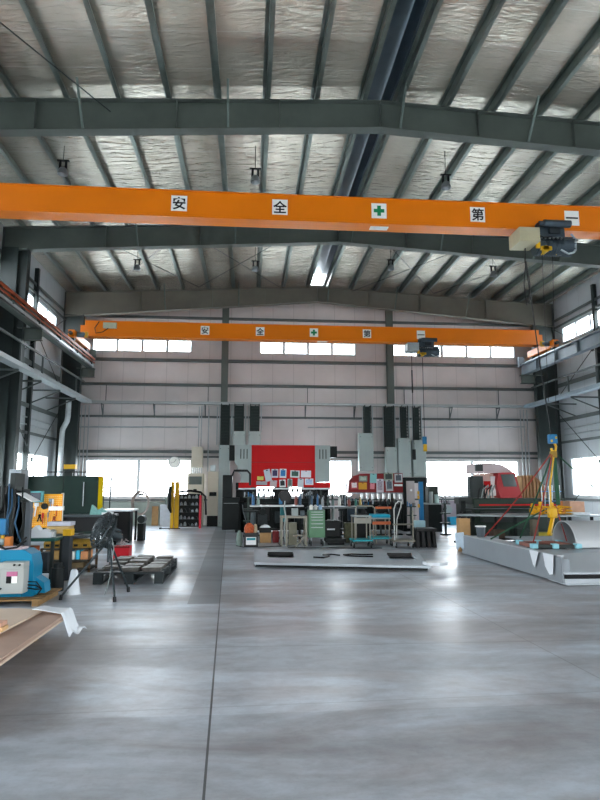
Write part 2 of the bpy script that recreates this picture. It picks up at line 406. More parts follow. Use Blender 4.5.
# windows ------------------------------------------------------------
wcount = 0
M_ALU = mat('window_aluminium', 'c9ccce', .4, .4, .05)
def window(axis, plane, a0, a1, z0, z1, n, inward, thick_mid=True):
    """frame with mullions (children) and glass panes (children)"""
    global wcount; wcount += 1
    def bx(mb, a, b, c, d, e, f):                     # a..b along wall, c..d depth, e..f height
        return mb.box(a, b, c, d, e, f) if axis == 'x' else mb.box(c, d, a, b, e, f)
    y0, y1 = sorted((plane+.02*inward, plane+.10*inward))
    fr = MB(); w = .05
    bx(fr, a0, a1, y0, y1, z0, z0+w); bx(fr, a0, a1, y0, y1, z1-w, z1); bx(fr, a0, a0+w, y0, y1, z0+w, z1-w); bx(fr, a1-w, a1, y0, y1, z0+w, z1-w)
    f = struct(fr, 'window_%d' % wcount, M_ALU)
    for i in range(1, n):
        a = a0+(a1-a0)*i/n; ww = (.07 if i == n//2 else .025) if thick_mid else .06
        m = MB(); bx(m, a-ww, a+ww, y0+.01, y1-.01, z0+w, z1-w); m.build('mullion', M_ALU, f)
    for i in range(n):
        a = a0+(a1-a0)*i/n; b = a0+(a1-a0)*(i+1)/n; p = MB(); c = (y0+y1)/2
        bx(p, max(a+.02, a0+w), min(b-.02, a1-w), c-.003, c+.003, z0+w, z1-w); p.build('glass_pane', M_GLASS, f)
for h in back_low: window('x', YB, *h, 4, 1)
for i, h in enumerate(back_up): window('x', YB, *h, 4 if i < 2 else 5, 1, False)
for h in side_low[1:]: window('y', XL, *h, 4, -1); window('y', XR, *h, 4, 1)
for h in side_up[1:]: window('y', XL, *h, 5, -1, False); window('y', XR, *h, 5, 1, False)
for h in back_low+back_up: portal((h[0]+h[1])/2, YB+.13, (h[2]+h[3])/2, h[1]-h[0], h[3]-h[2], (math.radians(-90), 0, 0))
for h in side_low+side_up:
    portal(XL-.13, (h[0]+h[1])/2, (h[2]+h[3])/2, h[3]-h[2], h[1]-h[0], (0, math.radians(-90), 0))
    portal(XR+.13, (h[0]+h[1])/2, (h[2]+h[3])/2, h[3]-h[2], h[1]-h[0], (0, math.radians(90), 0))

# portal frames --------------------------------------------------------
def frame_top(x): return 9.96-.05*abs(x-XC)
def frame(i, y):
    names = ['entrance', 'second from the entrance', 'nearest above the camera view', 'middle', 'far']
    lab = {1: 'dark steel portal frame just overhead, mostly out of view', 2: 'grey green steel portal frame nearest, beam crossing above the near orange crane',
           3: 'grey green steel portal frame behind the near orange crane, with a dark tapered left column',
           4: 'grey steel portal frame closest to the back wall, above the far orange crane'}[i]
    t = thing('portal_frame', lab, 'steel frame', (XC, y, 0))
    k = .06 if i < 4 else .085
    bot = lambda x: (9.32 if i < 4 else 9.3)-k*abs(x-XC)
    hw = .13
    M_FR = M_STEEL if i < 4 else mat('warm_grey_paint', '67645b', .5, .1, .12, 1.5)
    mb = MB(); xs = [XL+.15, XL+2, XC, XR-2, XR-.15]
    def strip(f0, f1, y0, y1):
        for a, b in ((XL+.15, XC), (XC, XR-.15)):
            mb.add([(a, y0, f0(a)), (b, y0, f0(b)), (b, y0, f1(b)), (a, y0, f1(a)), (a, y1, f0(a)), (b, y1, f0(b)), (b, y1, f1(b)), (a, y1, f1(a))],
                   [(0, 1, 2, 3), (7, 6, 5, 4), (0, 4, 5, 1), (3, 2, 6, 7), (0, 3, 7, 4), (1, 5, 6, 2)])
    strip(lambda x: frame_top(x)-.02, frame_top, y-hw, y+hw)
    strip(bot, lambda x: bot(x)+.02, y-hw, y+hw)
    strip(lambda x: bot(x)+.02, lambda x: frame_top(x)-.02, y-.008, y+.008)
    mb.build('rafter', M_FR, t)
    for x in (XC-.0, XC-4.4, XC-2.2+.0, XC+4.4, XC+2.2, XC-7.3, XC+7.3):           # stiffeners
        m = MB().box(x-.008, x+.008, y-hw+.01, y+hw-.01, bot(x)+.02, frame_top(x)-.02); m.build('stiffener', M_FR, t)
    for x in (XC-6.3, XC-3.3, XC+.42, XC+3.3, XC+6.4):                               # knee rods from lower flange to purlin
        m = MB().bar((x, y-hw, bot(x)+.02), (x, y-.7, roof_z(x)-.16), .045, .045); m.build('flange_brace', M_PURL, t)
    for s in (-1, 1):                                                               # tapered columns
        xo = XL+.15 if s < 0 else XR-.15; d0, d1 = (.78, .78) if s < 0 else (.95, .95)
        zt = bot(xo)+.1
        m = MB()
        xi0, xi1 = xo-s*d0, xo-s*d1
        for (xa, xb, ya, yb) in ((None, None, y-hw, y+hw),):
            m.add([(xi0, ya, 0), (xi1, ya, zt), (xi1+s*.02, ya, zt), (xi0+s*.02, ya, 0), (xi0, yb, 0), (xi1, yb, zt), (xi1+s*.02, yb, zt), (xi0+s*.02, yb, 0)],
                  [(0, 1, 2, 3), (7, 6, 5, 4), (0, 4, 5, 1), (2, 6, 7, 3), (1, 5, 6, 2), (0, 3, 7, 4)])
            a, b = sorted((xo, xo-s*.02)); m.box(a, b, y-hw, y+hw, 0, frame_top(xo))
            m.add([(xi0, y-.01, 0), (xi1, y-.01, zt), (xo, y-.01, zt), (xo, y-.01, 0), (xi0, y+.01, 0), (xi1, y+.01, zt), (xo, y+.01, zt), (xo, y+.01, 0)],
                  [(0, 1, 2, 3), (7, 6, 5, 4), (0, 4, 5, 1), (2, 6, 7, 3), (1, 5, 6, 2), (0, 3, 7, 4)])
            if i == 3 and s < 0: m.box(xo, xo+.5, y-hw-.012, y-hw, 0, zt); 
        m.build('column', M_COLD, t)
        # crane corbel
        xr = -6.5 if s < 0 else 11.7
        c = MB().hbeam((xo-s*.6, y, 6.12), (xr-s*.2, y, 6.12), .22, .36, .018); a, b = sorted((xr-.12, xr+.12))
        c.build('corbel', M_STEEL, t)
    return t
for i in (1, 2, 3, 4): frame(i, FR[i])

# purlins --------------------------------------------------------------
pl = [(2.36-k*1.05) for k in range(10)]; pr = [(3.16+k*1.05) for k in range(10)]
def purlin(x, label):
    z = roof_z(x); s = 1 if x > XC else -1; mb = MB(); y0, y1 = YF, YB-.02
    mb.box(x-.008, x+.008, y0, y1, z-.21, z-.005)
    mb.box(x-.008, x+.085, y0, y1, z-.225, z-.213); mb.box(x-.085, x+.008, y0, y1, z-.018, z-.006)
    mb.box(x+.073, x+.085, y0, y1, z-.213, z-.19)
    tag(mb.build('roof_purlin', M_PURL), label, 'roof purlin', 'purlins running the length of the roof')
for k, x in enumerate(pl): purlin(x, 'long steel roof purlin, %s to the left of the ridge' % ORD[k])
for k, x in enumerate(pr): purlin(x, 'long steel roof purlin, %s to the right of the ridge' % ORD[k])

# back wall girts and posts ---------------------------------------------
for z, h, nm in ((8.78, .09, 'topmost girt on the back wall, above the far crane'), (6.93, .12, 'girt on the back wall just under the high windows'),
                 (5.87, .11, 'girt on the back wall midway below the far crane'), (4.5, .08, 'girt on the back wall just under the long tray'),
                 (3.06, .12, 'girt on the back wall above the low windows'), (2.82, .07, 'thin girt forming the head of the low back windows'),
                 (1.06, .07, 'sill girt on the back wall under the low windows')):
    m = MB(); m.box(XL+.1, XR-.1, YB-.14, YB, z, z+.012); m.box(XL+.1, XR-.1, YB-.14, YB-.128, z-h+.012, z); m.box(XL+.1, XR-.1, YB-.128, YB, z-h+.012, z-h+.024)
    tag(m.build('wall_girt', M_GIRT), 'grey steel ' + nm, 'wall girt', 'girts of the back wall')
for x, nm in ((-1.12, 'left of the big red press'), (5.98, 'behind the hanging grey cabinets')):
    tag(MB().hbeam((x, YB-.3, 0), (x, YB-.3, frame_top(x)-.02), .28, .24, .02, up=(0, 1, 0)).build('wall_post', M_STEEL),
        'full height dark steel post on the back wall ' + nm, 'wall post')
for s, X, nm in ((-1, XL, 'left'), (1, XR, 'right')):
    for z, h, w in ((8.72, .1, 'just under the roof edge'), (8.4, .08, 'above the high windows'), (7.5, .1, 'below the high windows'), (5.9, .16, 'over the tray'),
                    (4.4, .14, 'under the tray'), (3.45, .09, 'above the low windows'), (1.1, .08, 'below the low windows')):
        a, b = sorted((X, X-s*.12)); m = MB(); m.box(a, b, YF, YB-.15, z, z+.014); c = X-s*.12; a2, b2 = sorted((c, c+s*.014)); m.box(a2, b2, YF, YB-.15, z-h, z)
        tag(m.build('wall_girt', M_GIRT), 'steel girt along the %s side wall %s' % (nm, w), 'wall girt', 'girts of the side walls')

# crane runways ----------------------------------------------------------
for s, x, nm in ((-1, -6.5, 'left'), (1, 11.7, 'right')):
    t = thing('crane_runway', 'grey steel crane runway beam along the %s side wall, carrying both cranes' % nm, 'crane runway', (x, FR[0], 6.3))
    M = M_STEEL if s < 0 else mat('blue_grey_runway', '76828a', .45, .2, .1)
    MB().hbeam((x, YF+.3, 6.54), (x, 24.75, 6.54), .24, .46, .02).build('beam', M, t)
    MB().box(x-.03, x+.03, YF+.3, 24.7, 6.77, 6.85).build('rail', M_GALV, t)
    for y in [1.5+k*1.55 for k in range(15)]:
        MB().box(x-.11, x+.11, y, y+.012, 6.33, 6.75).build('stiffener', M, t)
    if s < 0:
        MB().box(x+.16, x+.2, YF+.3, 24.4, 6.62, 6.70).mat(M_ORED).build('conductor_bar', M_ORED, t)
        MB().box(x+.16, x+.2, YF+.3, 24.4, 6.50, 6.54).build('conductor_bar', M_ORED, t)
        MB().box(x+.13, x+.15, YF+.3, 24.4, 6.36, 6.44).build('cover_strip', M_GALV, t)
        for y in [2+k*2.0 for k in range(12)]: MB().box(x+.1, x+.2, y, y+.03, 6.4, 6.72).build('bracket', M_STEEL, t)
    MB().box(x-.13, x+.13, 24.7, 24.8, 6.7, 7.15).build('end_stop', M, t)

# overhead cranes ---------------------------------------------------------
def crane(y, label, cat, far):
    w = .4; t = thing('overhead_crane', label, 'overhead crane', (2.6, y+.2, 6.85))
    x0, x1 = -6.28, 11.5
    g = MB(); zb, zt = 7.2, 7.8
    g.box(x0, x1, y+.03, y+.05, zb+.02, zt-.02); g.box(x0, x1, y+w-.05, y+w-.03, zb+.02, zt-.02)
    g.box(x0, x1, y, y+w, zb, zb+.02); g.box(x0, x1, y, y+w, zt-.02, zt); g.build('girder', M_ORANGE, t)
    for s, xe in ((-1, -6.5), (1, 11.7)):
        e = MB().box(xe-.11, xe+.11, y-.9, y+1.3, 6.93, 7.2, bev=.015).build('end_truck', M_ORANGE, t)
        for yy in (y-.65, y+1.05):
            MB().cyl((xe-.07, yy, 6.99), (xe+.07, yy, 6.99), .14, n=18).build('wheel', M_BLACK, e)
        MB().cyl((xe, y-.9, 7.06), (xe, y-1.02, 7.06), .07, n=12).build('buffer', M_BLACK, e)
        a, b = sorted((xe-s*.05, xe-s*.42))
        MB().box(a, b, y+.05, y+w-.05, 7.2, 7.62).build('end_bracket', M_ORANGE, t)
        MB().cyl((xe-s*.12, y-.55, 7.1), (xe-s*.42, y-.55, 7.1), .1, n=14).build('travel_motor', mat('motor_grey', '5d6b74', .4, .4), t)
        MB().box(xe-s*.42-.03, xe-s*.42+.08, y-.63, y-.47, 7.0, 7.2).build('gearbox', mat('crane_yellow', 'd09a18', .45, 0, .05), t)
    if far:
        MB().box(-5.6, -5.1, y-.06, y+.03, 7.5, 7.72, bev=.01).build('control_box', mat('pale_green_box', 'a9b09a', .5, 0, .05), t)
        MB().tube([(-5.75, y-.03, 7.75), (-5.9, y-.04, 7.5), (-5.85, y-.04, 7.3), (-5.6, y-.04, 7.35), (-5.4, y-.04, 7.5)], .018).build('cable_loop', M_BLACK, t)
    xs = ([-1.79, .32, 2.41, 4.5, 6.66] if far else [-1.56, .57, 2.72, 4.92, 7.08]); cs = ['安', '全', '+', '第', '一']
    for x, c in zip(xs, cs):
        p = MB().box(x-.165, x+.165, y+.018, y+.03, 7.34, 7.68).build('sign_plate', M_PLATE, t)
        if c == '+':
            MB().box(x-.115, x+.115, y+.012, y+.018, 7.47, 7.55).box(x-.04, x+.04, y+.012, y+.018, 7.395, 7.47).box(x-.04, x+.04, y+.012, y+.018, 7.55, 7.625).build('cross', M_GREENX, p)
        else: text_mesh('character', c, .29, M_INK, FACE(x, y+.015, 7.51), p, bold=.006)
    MB().box(2.55, 2.95, y+.12, y+.3, 7.192, 7.2).build('label_plate', M_PLATE, t)
    for x in [x0+1.4*k for k in range(1, 13)]:                                   # stud fixings on the top flange
        MB().cyl((x, y+.2, zt), (x, y+.2, zt+.04), .02, n=8).build('lifting_lug', M_ORANGE, t)
    return t
crane(12.1, 'big orange overhead crane nearest, spanning the hall with four characters and a green cross', 'overhead crane', False)
crane(22.6, 'far orange overhead crane in front of the back wall high windows', 'overhead crane', True)

M_MOT = mat('hoist_grey', '3f4a52', .42, .35, .15, 6)
M_BEIGE = mat('beige_panel', 'b3aa8c', .5, 0, .07)
M_YEL = mat('safety_yellow', 'cf9f0c', .45, 0, .1, 4)
M_DARKC = mat('hoist_dark', '20262a', .5, .1, .1)
def hoist(x, y, label, far):
    t = thing('electric_hoist', label, 'hoist', (x, y+.2, 6.55))
    # trolley plates astride the girder's lower flange
    MB().prism([(x-.32, 7.0), (x+.32, 7.0), (x+.32, 7.2), (x+.2, 7.33), (x-.2, 7.33), (x-.32, 7.2)], y-.10, y-.07, axis='y').build('trolley_plate', M_MOT, t)
    MB().box(x-.35, x+.35, y+.47, y+.5, 7.0, 7.33).build('trolley_plate', M_MOT, t)
    for dx in (-.25, .25):
        MB().cyl((x+dx, y-.07, 7.27), (x+dx, y-.01, 7.27), .06, n=14).build('trolley_wheel', M_MOT, t)
        MB().cyl((x+dx, y+.41, 7.27), (x+dx, y+.47, 7.27), .06, n=14).build('trolley_wheel', M_MOT, t)
    MB().box(x-.32, x+.32, y-.07, y+.47, 7.02, 7.1).build('cross_frame', M_MOT, t)
    MB().cyl((x-.2, y-.2, 7.26), (x+.4, y-.2, 7.26), .08, n=18).cyl((x-.3, y-.2, 7.26), (x-.2, y-.2, 7.26), .05, n=14).build('travel_motor', M_MOT, t)
    d = MB(); d.cyl((x-.3, y+.05, 6.82), (x+.25, y+.05, 6.82), .19, n=24)
    for k in range(9): d.cyl((x-.28+k*.057, y+.05, 6.82), (x-.262+k*.057, y+.05, 6.82), .205, n=24)
    d.build('rope_drum', M_MOT, t)
    m = MB(); m.cyl((x+.25, y+.05, 6.84), (x+.5, y+.05, 6.84), .2, n=24)
    for k in range(12):
        a = 2*math.pi*k/12; m.bar((x+.3, y+.05+.2*math.cos(a), 6.84+.2*math.sin(a)), (x+.53, y+.05+.2*math.cos(a), 6.84+.2*math.sin(a)), .012, .03)
    m.build('hoist_motor', M_MOT, t)
    MB().tube([(x+.2, y-.12, 6.7), (x+.35, y-.15, 6.6), (x+.5, y-.1, 6.66), (x+.6, y, 6.75), (x+.62, y, 7.0), (x+.5, y-.05, 7.1)], .022).build('air_hose', mat('pale_hose', '9aa4a8', .5), t)
    c = MB(); c.box(x-.80, x-.34, y-.3, y+.25, 6.80, 7.12, bev=.015); c.build('control_cabinet', M_BEIGE if not far else M_GALV, t)
    MB().box(x-.36, x-.28, y-.1, y+.2, 6.85, 7.0).build('cabinet_bracket', M_MOT, t)
    MB().box(x-.05, x+.2, y-.16, y-.1, 7.06, 7.2, bev=.01).build('junction_box', M_DARKC, t)
    for k in range(6): MB().cyl((x-.22+k*.09, y-.135, 6.96), (x-.22+k*.09, y-.1, 6.96), .02, n=8).build('bolt', M_GALV, t)
    MB().cyl((x+.5, y+.05, 6.84), (x+.56, y+.05, 6.84), .15, .11, n=20).build('fan_cowl', M_MOT, t)
    MB().tube([(x-.3, y-.2, 7.2), (x-.4, y-.24, 7.12), (x-.34, y-.22, 6.98), (x-.2, y-.16, 6.96), (x, y-.15, 6.98)], .014).build('wiring', M_BLACK, t)
    h = MB(); h.box(x-.26, x-.02, y-.16, y-.1, 6.68, 6.76).box(x-.36, x-.28, y-.16, y-.1, 6.72, 6.86); h.cyl((x-.15, y-.16, 6.70), (x-.15, y+.04, 6.70), .075, n=16)
    h.build('hook_block', M_YEL, t)
    for dx in (-.2, .14): MB().cyl((x+dx, y+.0, 6.7), (x+dx, y+.0, 6.63), .02, n=8).build('rope_guide', M_YEL, t)
    return t
hoist(6.5, 12.1, 'grey electric hoist with beige cabinet under the near orange crane', False)
hoist(6.82, 22.6, 'small grey electric hoist under the far orange crane', True)

# pendant lamps (not lit) --------------------------------------------------
M_LAMP = mat('lamp_shade_metal', '8c9294', .4, .5, .06)
def lamp(x, y, label):
    zt = roof_z(x)-.02; z = 9.05
    t = thing('high_bay_lamp', label, 'ceiling lamp', (x, y, z))
    MB().cyl((x, y, z+.36), (x, y, zt), .008, n=6).build('cable', M_BLACK, t)
    MB().cyl((x-.07, y, z+.14), (x-.07, y, z+.36), .03, n=10).cyl((x+.07, y, z+.15), (x+.07, y, z+.36), .03, n=10).box(x-.14, x+.14, y-.03, y+.03, z+.34, z+.37).build('ballast', M_BLACK, t)
    MB(Matrix.Translation((x, y, z))).lathe([(.03, .18), (.07, .16), (.11, .09), (.125, 0), (.118, 0), (.1, .08), (.03, .15)], 20).build('shade', M_LAMP, t)
for x, y, nm in ((.04, 14.0, 'above the near crane, between second and third signs'), (4.85, 13.9, 'above the near crane, near the fourth sign'),
                 (-4.0, 20.4, 'left, between the middle and far frames'), (4.8, 19.7, 'right of the ridge between middle and far frames'),
                 (.1, 20.2, 'left of the ridge, behind the middle frame'), (8.6, 20.0, 'far right, behind the near hoist'), (-4.6, 14.0, 'far left above the near crane')):
    lamp(x, y, 'small hanging high bay lamp ' + nm)

# ================================================================== services on the walls
M_TRAY = mat('tray_grey', 'a2a8a8', .45, .4, .08)
M_TRAYB = mat('tray_blue_grey', '8f9ca4', .45, .4, .08)
def tray_x(y, x0, x1, z, label):
    t = thing('cable_tray', label, 'cable tray', ((x0+x1)/2, y, z))
    m = MB(); m.box(x0, x1, y-.12, y+.12, z, z+.01).box(x0, x1, y-.13, y-.12, z, z+.1).box(x0, x1, y+.12, y+.13, z, z+.1); m.build('tray', M_TRAY, t)
    k = 0; x = x0+.9
    while x < x1-.3:
        m = MB(); m.bar((x, YB-.14, z-.02), (x, y-.12, z-.02), .04, .04, up=(0, 0, 1)).bar((x, YB-.14, z-.5), (x, y-.1, z-.04), .035, .035, up=(1, 0, 0)).bar((x, YB-.16, z-.55), (x, YB-.16, z+.02), .04, .04)
        m.build('bracket', M_GIRT, t)
        if k % 2 == 0: MB().bar((x+.1, YB-.2, z+.1), (x+.1, YB-.2, z+.9), .03, .03).build('hanger', M_GIRT, t)
        x += 2.1; k += 1
tray_x(25.0, -7.0, 12.35, 4.96, 'long grey cable tray across the back wall above the machines')
for s, x, m_, nm in ((-1, -6.64, M_TRAY, 'left'), (1, 11.93, M_TRAYB, 'right')):
    t = thing('cable_tray', 'long metal service tray running along the %s side wall' % nm, 'cable tray', (x, 12, 4.96))
    MB().box(x-.15, x+.15, 2, 24.86, 4.94, 4.96).box(x-.16, x-.15, 2, 24.86, 4.94, 5.07).box(x+.15, x+.16, 2, 24.86, 4.94, 5.07).build('tray', m_, t)
    W = XL if s < 0 else XR
    for k, y in enumerate([4.2+1.9*j for j in range(11)]):
        MB().bar((W, y, 4.9), (x-s*.0, y, 4.9), .05, .05).bar((W-s*.02, y, 4.4), (x, y, 4.88), .04, .04, up=(0, 1, 0)).build('bracket', M_GIRT, t)
        MB().bar((x+s*.1, y+.3, 5.07), (x+s*.1, y+.3, 5.75), .05, .05).build('upright', M_GIRT, t)
    MB().bar((x+s*.1, 3, 5.78), (x+s*.1, 24.6, 5.78), .06, .06).build('top_rail', M_GIRT, t)
# pipes along the back wall
tag(MB().cyl((-7.2, 25.13, 4.0), (-2.2, 25.13, 4.02), .03).build('pipe', M_GALV), 'thin pipe run on the back wall left, above the windows', 'pipe')
tag(MB().cyl((2.4, 25.13, 4.05), (11.9, 25.13, 4.15), .03).build('pipe', M_GALV), 'thin pipe run on the back wall right, above the windows', 'pipe')
for k, (x, z0, z1) in enumerate(((-6.95, 1.9, 4.9), (-6.8, 1.9, 4.9), (-6.65, 2.7, 4.9), (-2.15, 3.2, 4.9), (-2.05, 3.2, 4.9), (-1.75, 2.2, 4.9), (-1.4, 3.3, 4.9), (11.75, 1.2, 4.9), (11.9, 1.2, 4.9), (12.05, 2.0, 4.9))):
    tag(MB().cyl((x, 25.2, z0), (x, 25.2, z1), .022, n=8).build('conduit', M_GALV), 'thin upright conduit on the back wall, %s from the left' % ORD[k], 'conduit', 'conduits on the back wall')
for k, (y, z, zz) in enumerate(((19.4, 3.7, 'lower'), (19.4, 3.95, 'upper'))):
    tag(MB().cyl((XL+.06, 12.3, z), (XL+.06, 24.1, z), .03).build('pipe', M_GALV), '%s of two pipes along the left side wall under the tray' % zz, 'pipe')
    tag(MB().cyl((XR-.06, 12.3, z), (XR-.06, 24.1, z), .03).build('pipe', M_GALV), '%s of two pipes along the right side wall under the tray' % zz, 'pipe')
tag(MB().tube([(-7.1, 23.9, 4.9), (-7.1, 23.9, 4.3), (-7.14, 23.95, 4.1), (-7.3, 24.0, 3.8), (-7.32, 24.0, 3.6), (-7.32, 24.0, 0)], .1, n=14).build('duct_pipe', mat('pale_duct', 'b4babb', .45)),
    'thick pale down pipe in the far left corner, kinked below the tray', 'pipe')
# cross bracing rods
for s, X, nm in ((-1, XL+.3, 'left'), (1, XR-.3, 'right')):
    for (z0, z1, w) in ((.3, 4.7, 'low'), (5.2, 8.3, 'high')):
        t = thing('cross_brace', 'thin crossed bracing rods on the %s side wall, %s pair' % (nm, w), 'bracing', (X, 21.3, z0))
        MB().cyl((X, 18.4, z0), (X, 24.2, z1), .014, n=6).build('rod', M_COLD, t); MB().cyl((X, 24.2, z0), (X, 18.4, z1), .014, n=6).build('rod', M_COLD, t)
        MB().cyl((X-.02, 21.3, (z0+z1)/2), (X+.02, 21.3, (z0+z1)/2), .09, n=14).build('turnbuckle_ring', M_COLD, t)
for k, (x0, x1) in enumerate(((-5.6, -2.2), (-2.2, 1.3), (4.2, 7.7), (7.7, 11.0))):
    t = thing('roof_brace', 'thin crossed roof bracing rods between middle and far frames, %s from left' % ORD[k], 'bracing', ((x0+x1)/2, 21.3, 9.4))
    MB().cyl((x0, 18.5, 9.72), (x1, 24.1, 9.72), .012, n=6).build('rod', M_COLD, t); MB().cyl((x1, 18.5, 9.72), (x0, 24.1, 9.72), .012, n=6).build('rod', M_COLD, t)
tag(MB().cyl((-6.2, 6.2, 9.4), (-3.0, 11.85, 9.35), .014, n=6).build('brace_rod', M_COLD), 'thin diagonal cable under the roof at the top left corner', 'rod')

# right-wall upper blocks / left wall posts
for s, X, nm in ((-1, XL, 'left'), (1, XR, 'right')):
    for k, y in enumerate((15.1, 21.3)):
        tag(MB().bar((X-s*.09, y, 0), (X-s*.09, y, 9.3), .14, .14, up=(0, 1, 0)).build('wall_post', M_COLD),
            'steel stud on the %s side wall midway along the %s bay' % (nm, 'middle' if k == 0 else 'far'), 'wall post')

# ================================================================== back wall equipment
M_CREAM = mat('cream_cabinet', 'c6bfae', .5, 0, .06)
M_LGREY = mat('light_grey_cabinet', '8f9997', .45, .1, .07, 2)
M_LGREEN = mat('grey_green_cover', '97a3a0', .45, .1, .06, 2)
M_DARK = mat('machine_black_green', '0a1212', .5, 0, .25, 5, 0, .2)
M_MESH = mat('dark_ladder_green', '1d2826', .5, .2, .2, 6)
t = thing('air_conditioner', 'tall cream floor standing air conditioner by the back wall, right of the clock', 'air conditioner', (-2.2, 24.75, 0))
MB().box(-2.5, -1.86, 24.5, 24.95, .0, 2.1, bev=.02).build('casing', M_CREAM, t)
MB().box(-2.43, -1.93, 24.485, 24.5, 1.66, 1.98).box(-2.42, -1.94, 24.47, 24.485, 1.7, 1.71).box(-2.42, -1.94, 24.47, 24.485, 1.8, 1.81).box(-2.42, -1.94, 24.47, 24.485, 1.9, 1.91).build('air_outlet', mat('outlet_grey', '59625f', .5), t)
MB().box(-2.25, -2.12, 24.485, 24.5, 1.36, 1.48).build('control_panel', M_DARK, t)
MB().box(-2.43, -1.93, 24.485, 24.5, .12, .6).build('intake_grille', mat('cream_grille', 'a9a28f', .5), t)
t = thing('breaker_box', 'cream wall box mounted above the tall air conditioner', 'electrical box', (-2.15, 25.1, 2.25))
MB().box(-2.4, -1.95, 24.95, 25.26, 2.35, 3.2, bev=.01).build('box', M_CREAM, t)
for k in range(5): MB().cyl((-2.34+k*.085, 25.1, 2.1), (-2.34+k*.085, 25.1, 2.35), .02, n=8).build('conduit', M_GALV, t)
t = thing('electrical_cabinet', 'narrow cream upright cabinet between the air conditioner and the grey press cabinet', 'cabinet', (-1.45, 24.8, 0))
MB().box(-1.7, -1.28, 24.6, 25.0, .42, 2.18, bev=.01).build('body', M_CREAM, t); MB().box(-1.7, -1.28, 24.62, 25.0, 0, .42).build('plinth', M_DARK, t)
MB().box(-1.62, -1.34, 24.585, 24.6, 1.2, 1.36).build('meter_panel', M_DARK, t); MB().box(-1.62, -1.4, 24.8, 24.9, 2.18, 2.45).build('top_duct', M_GALV, t)
t = thing('wall_clock', 'round white wall clock at the right end of the left back window', 'clock', (-3.1, 24.95, 2.36))
MB().cyl((-3.1, 24.98, 2.56), (-3.1, 25.24, 2.56), .24, n=32).build('case', mat('clock_rim', 'b4b8b6', .4), t)
c = MB().cyl((-3.1, 24.965, 2.56), (-3.1, 24.98, 2.56), .21, n=32).build('dial', M_PLATE, t)
MB().bar((-3.1, 24.955, 2.56), (-3.02, 24.955, 2.68), .012, .02, up=(0, 1, 0)).bar((-3.1, 24.955, 2.56), (-3.22, 24.955, 2.53), .01, .016, up=(0, 1, 0)).build('hands', M_BLACK, c)

def tower(x0, x1, z0, label):                       # dark open ladder column hanging from the tray
    m = MB(); y0, y1 = 24.55, 24.85
    for x in (x0, x1-.04):
        m.box(x, x+.04, y0, y0+.04, z0, 4.95).box(x, x+.04, y1-.04, y1, z0, 4.95)
    m.box(x0+.04, x1-.04, y1-.05, y1-.03, z0, 4.9)
    z = z0+.05
    while z < 4.9: m.box(x0+.04, x1-.04, y0+.01, y0+.03, z, z+.035); z += .13
    t = tag(m.build('ladder_tower', M_MESH), label, 'ladder tower', 'dark ladder towers under the tray')
    for xx, r in ((x0-.06, .016), (x1+.07, .022)): MB().cyl((xx, 24.7, z0), (xx, 24.7, 4.93), r, n=8).build('conduit', M_GALV, t)
def cover(x0, x1, z0, z1, y0, label, down=False):
    t = thing('service_cabinet', label, 'cabinet', ((x0+x1)/2, y0+.15, z0), 'pale grey service cabinets around the presses')
    MB().box(x0, x1, y0, y0+.32, z0, z1, bev=.012).build('body', M_LGREEN, t)
    MB().box(x0+.03, x1-.03, y0-.012, y0, z0+.03, z1-.03, bev=.004).build('front_panel', M_LGREEN, t)
    for z in (z0+.15, z1-.15):
        MB().cyl((x0+.06, y0-.02, z), (x0+.06, y0-.012, z), .015, n=8).build('bolt', M_BLACK, t)
        MB().cyl((x1-.06, y0-.02, z), (x1-.06, y0-.012, z), .015, n=8).build('bolt', M_BLACK, t)
    return t
tower(-1.22, -.86, 3.24, 'dark ladder tower above the tall grey cabinet, left of all')
tower(-.68, -.28, 3.8, 'dark ladder tower above the left press, second from left')
tower(-.04, .36, 3.8, 'dark ladder tower above the red ram left end, third from left')
cover(-1.26, -.82, .0, 3.24, 24.4, 'tall pale grey cabinet standing on the floor left of the big red press')
cover(-.72, -.2, 3.0, 3.8, 24.4, 'small pale grey cabinet above the left press housing, under a ladder tower')
cover(-.1, .42, 3.0, 3.8, 24.4, 'small pale grey cabinet above the left edge of the red ram')
tower(4.72, 5.02, 3.76, 'dark ladder tower above the first hanging grey cabinet')
tower(5.6, 5.98, 3.19, 'dark ladder tower above the second, short grey cabinet')
tower(6.3, 6.58, 3.57, 'dark ladder tower above the third grey cabinet')
tower(6.84, 7.12, 3.49, 'dark ladder tower above the rightmost grey cabinet')
cover(4.45, 5.05, 2.2, 3.76, 24.4, 'tall hanging grey cabinet left of the dark post, above the small red press')
cover(5.57, 6.03, 2.0, 3.19, 24.4, 'short hanging grey cabinet just right of the dark post')
cover(6.08, 6.62, 1.97, 3.57, 24.4, 'hanging grey cabinet second from the right above the beige panel')
cover(6.7, 7.26, 1.97, 3.49, 24.4, 'rightmost hanging grey cabinet, beside the yellow pendant control')
tag(MB().box(6.0, 7.25, 24.3, 24.75, 1.72, 1.95, bev=.01).box(6.02, 6.14, 24.4, 24.7, 0, 1.72).box(7.1, 7.22, 24.4, 24.7, 0, 1.72).build('support_frame', M_DARK), 'dark steel support frame under the two right hanging cabinets', 'frame')

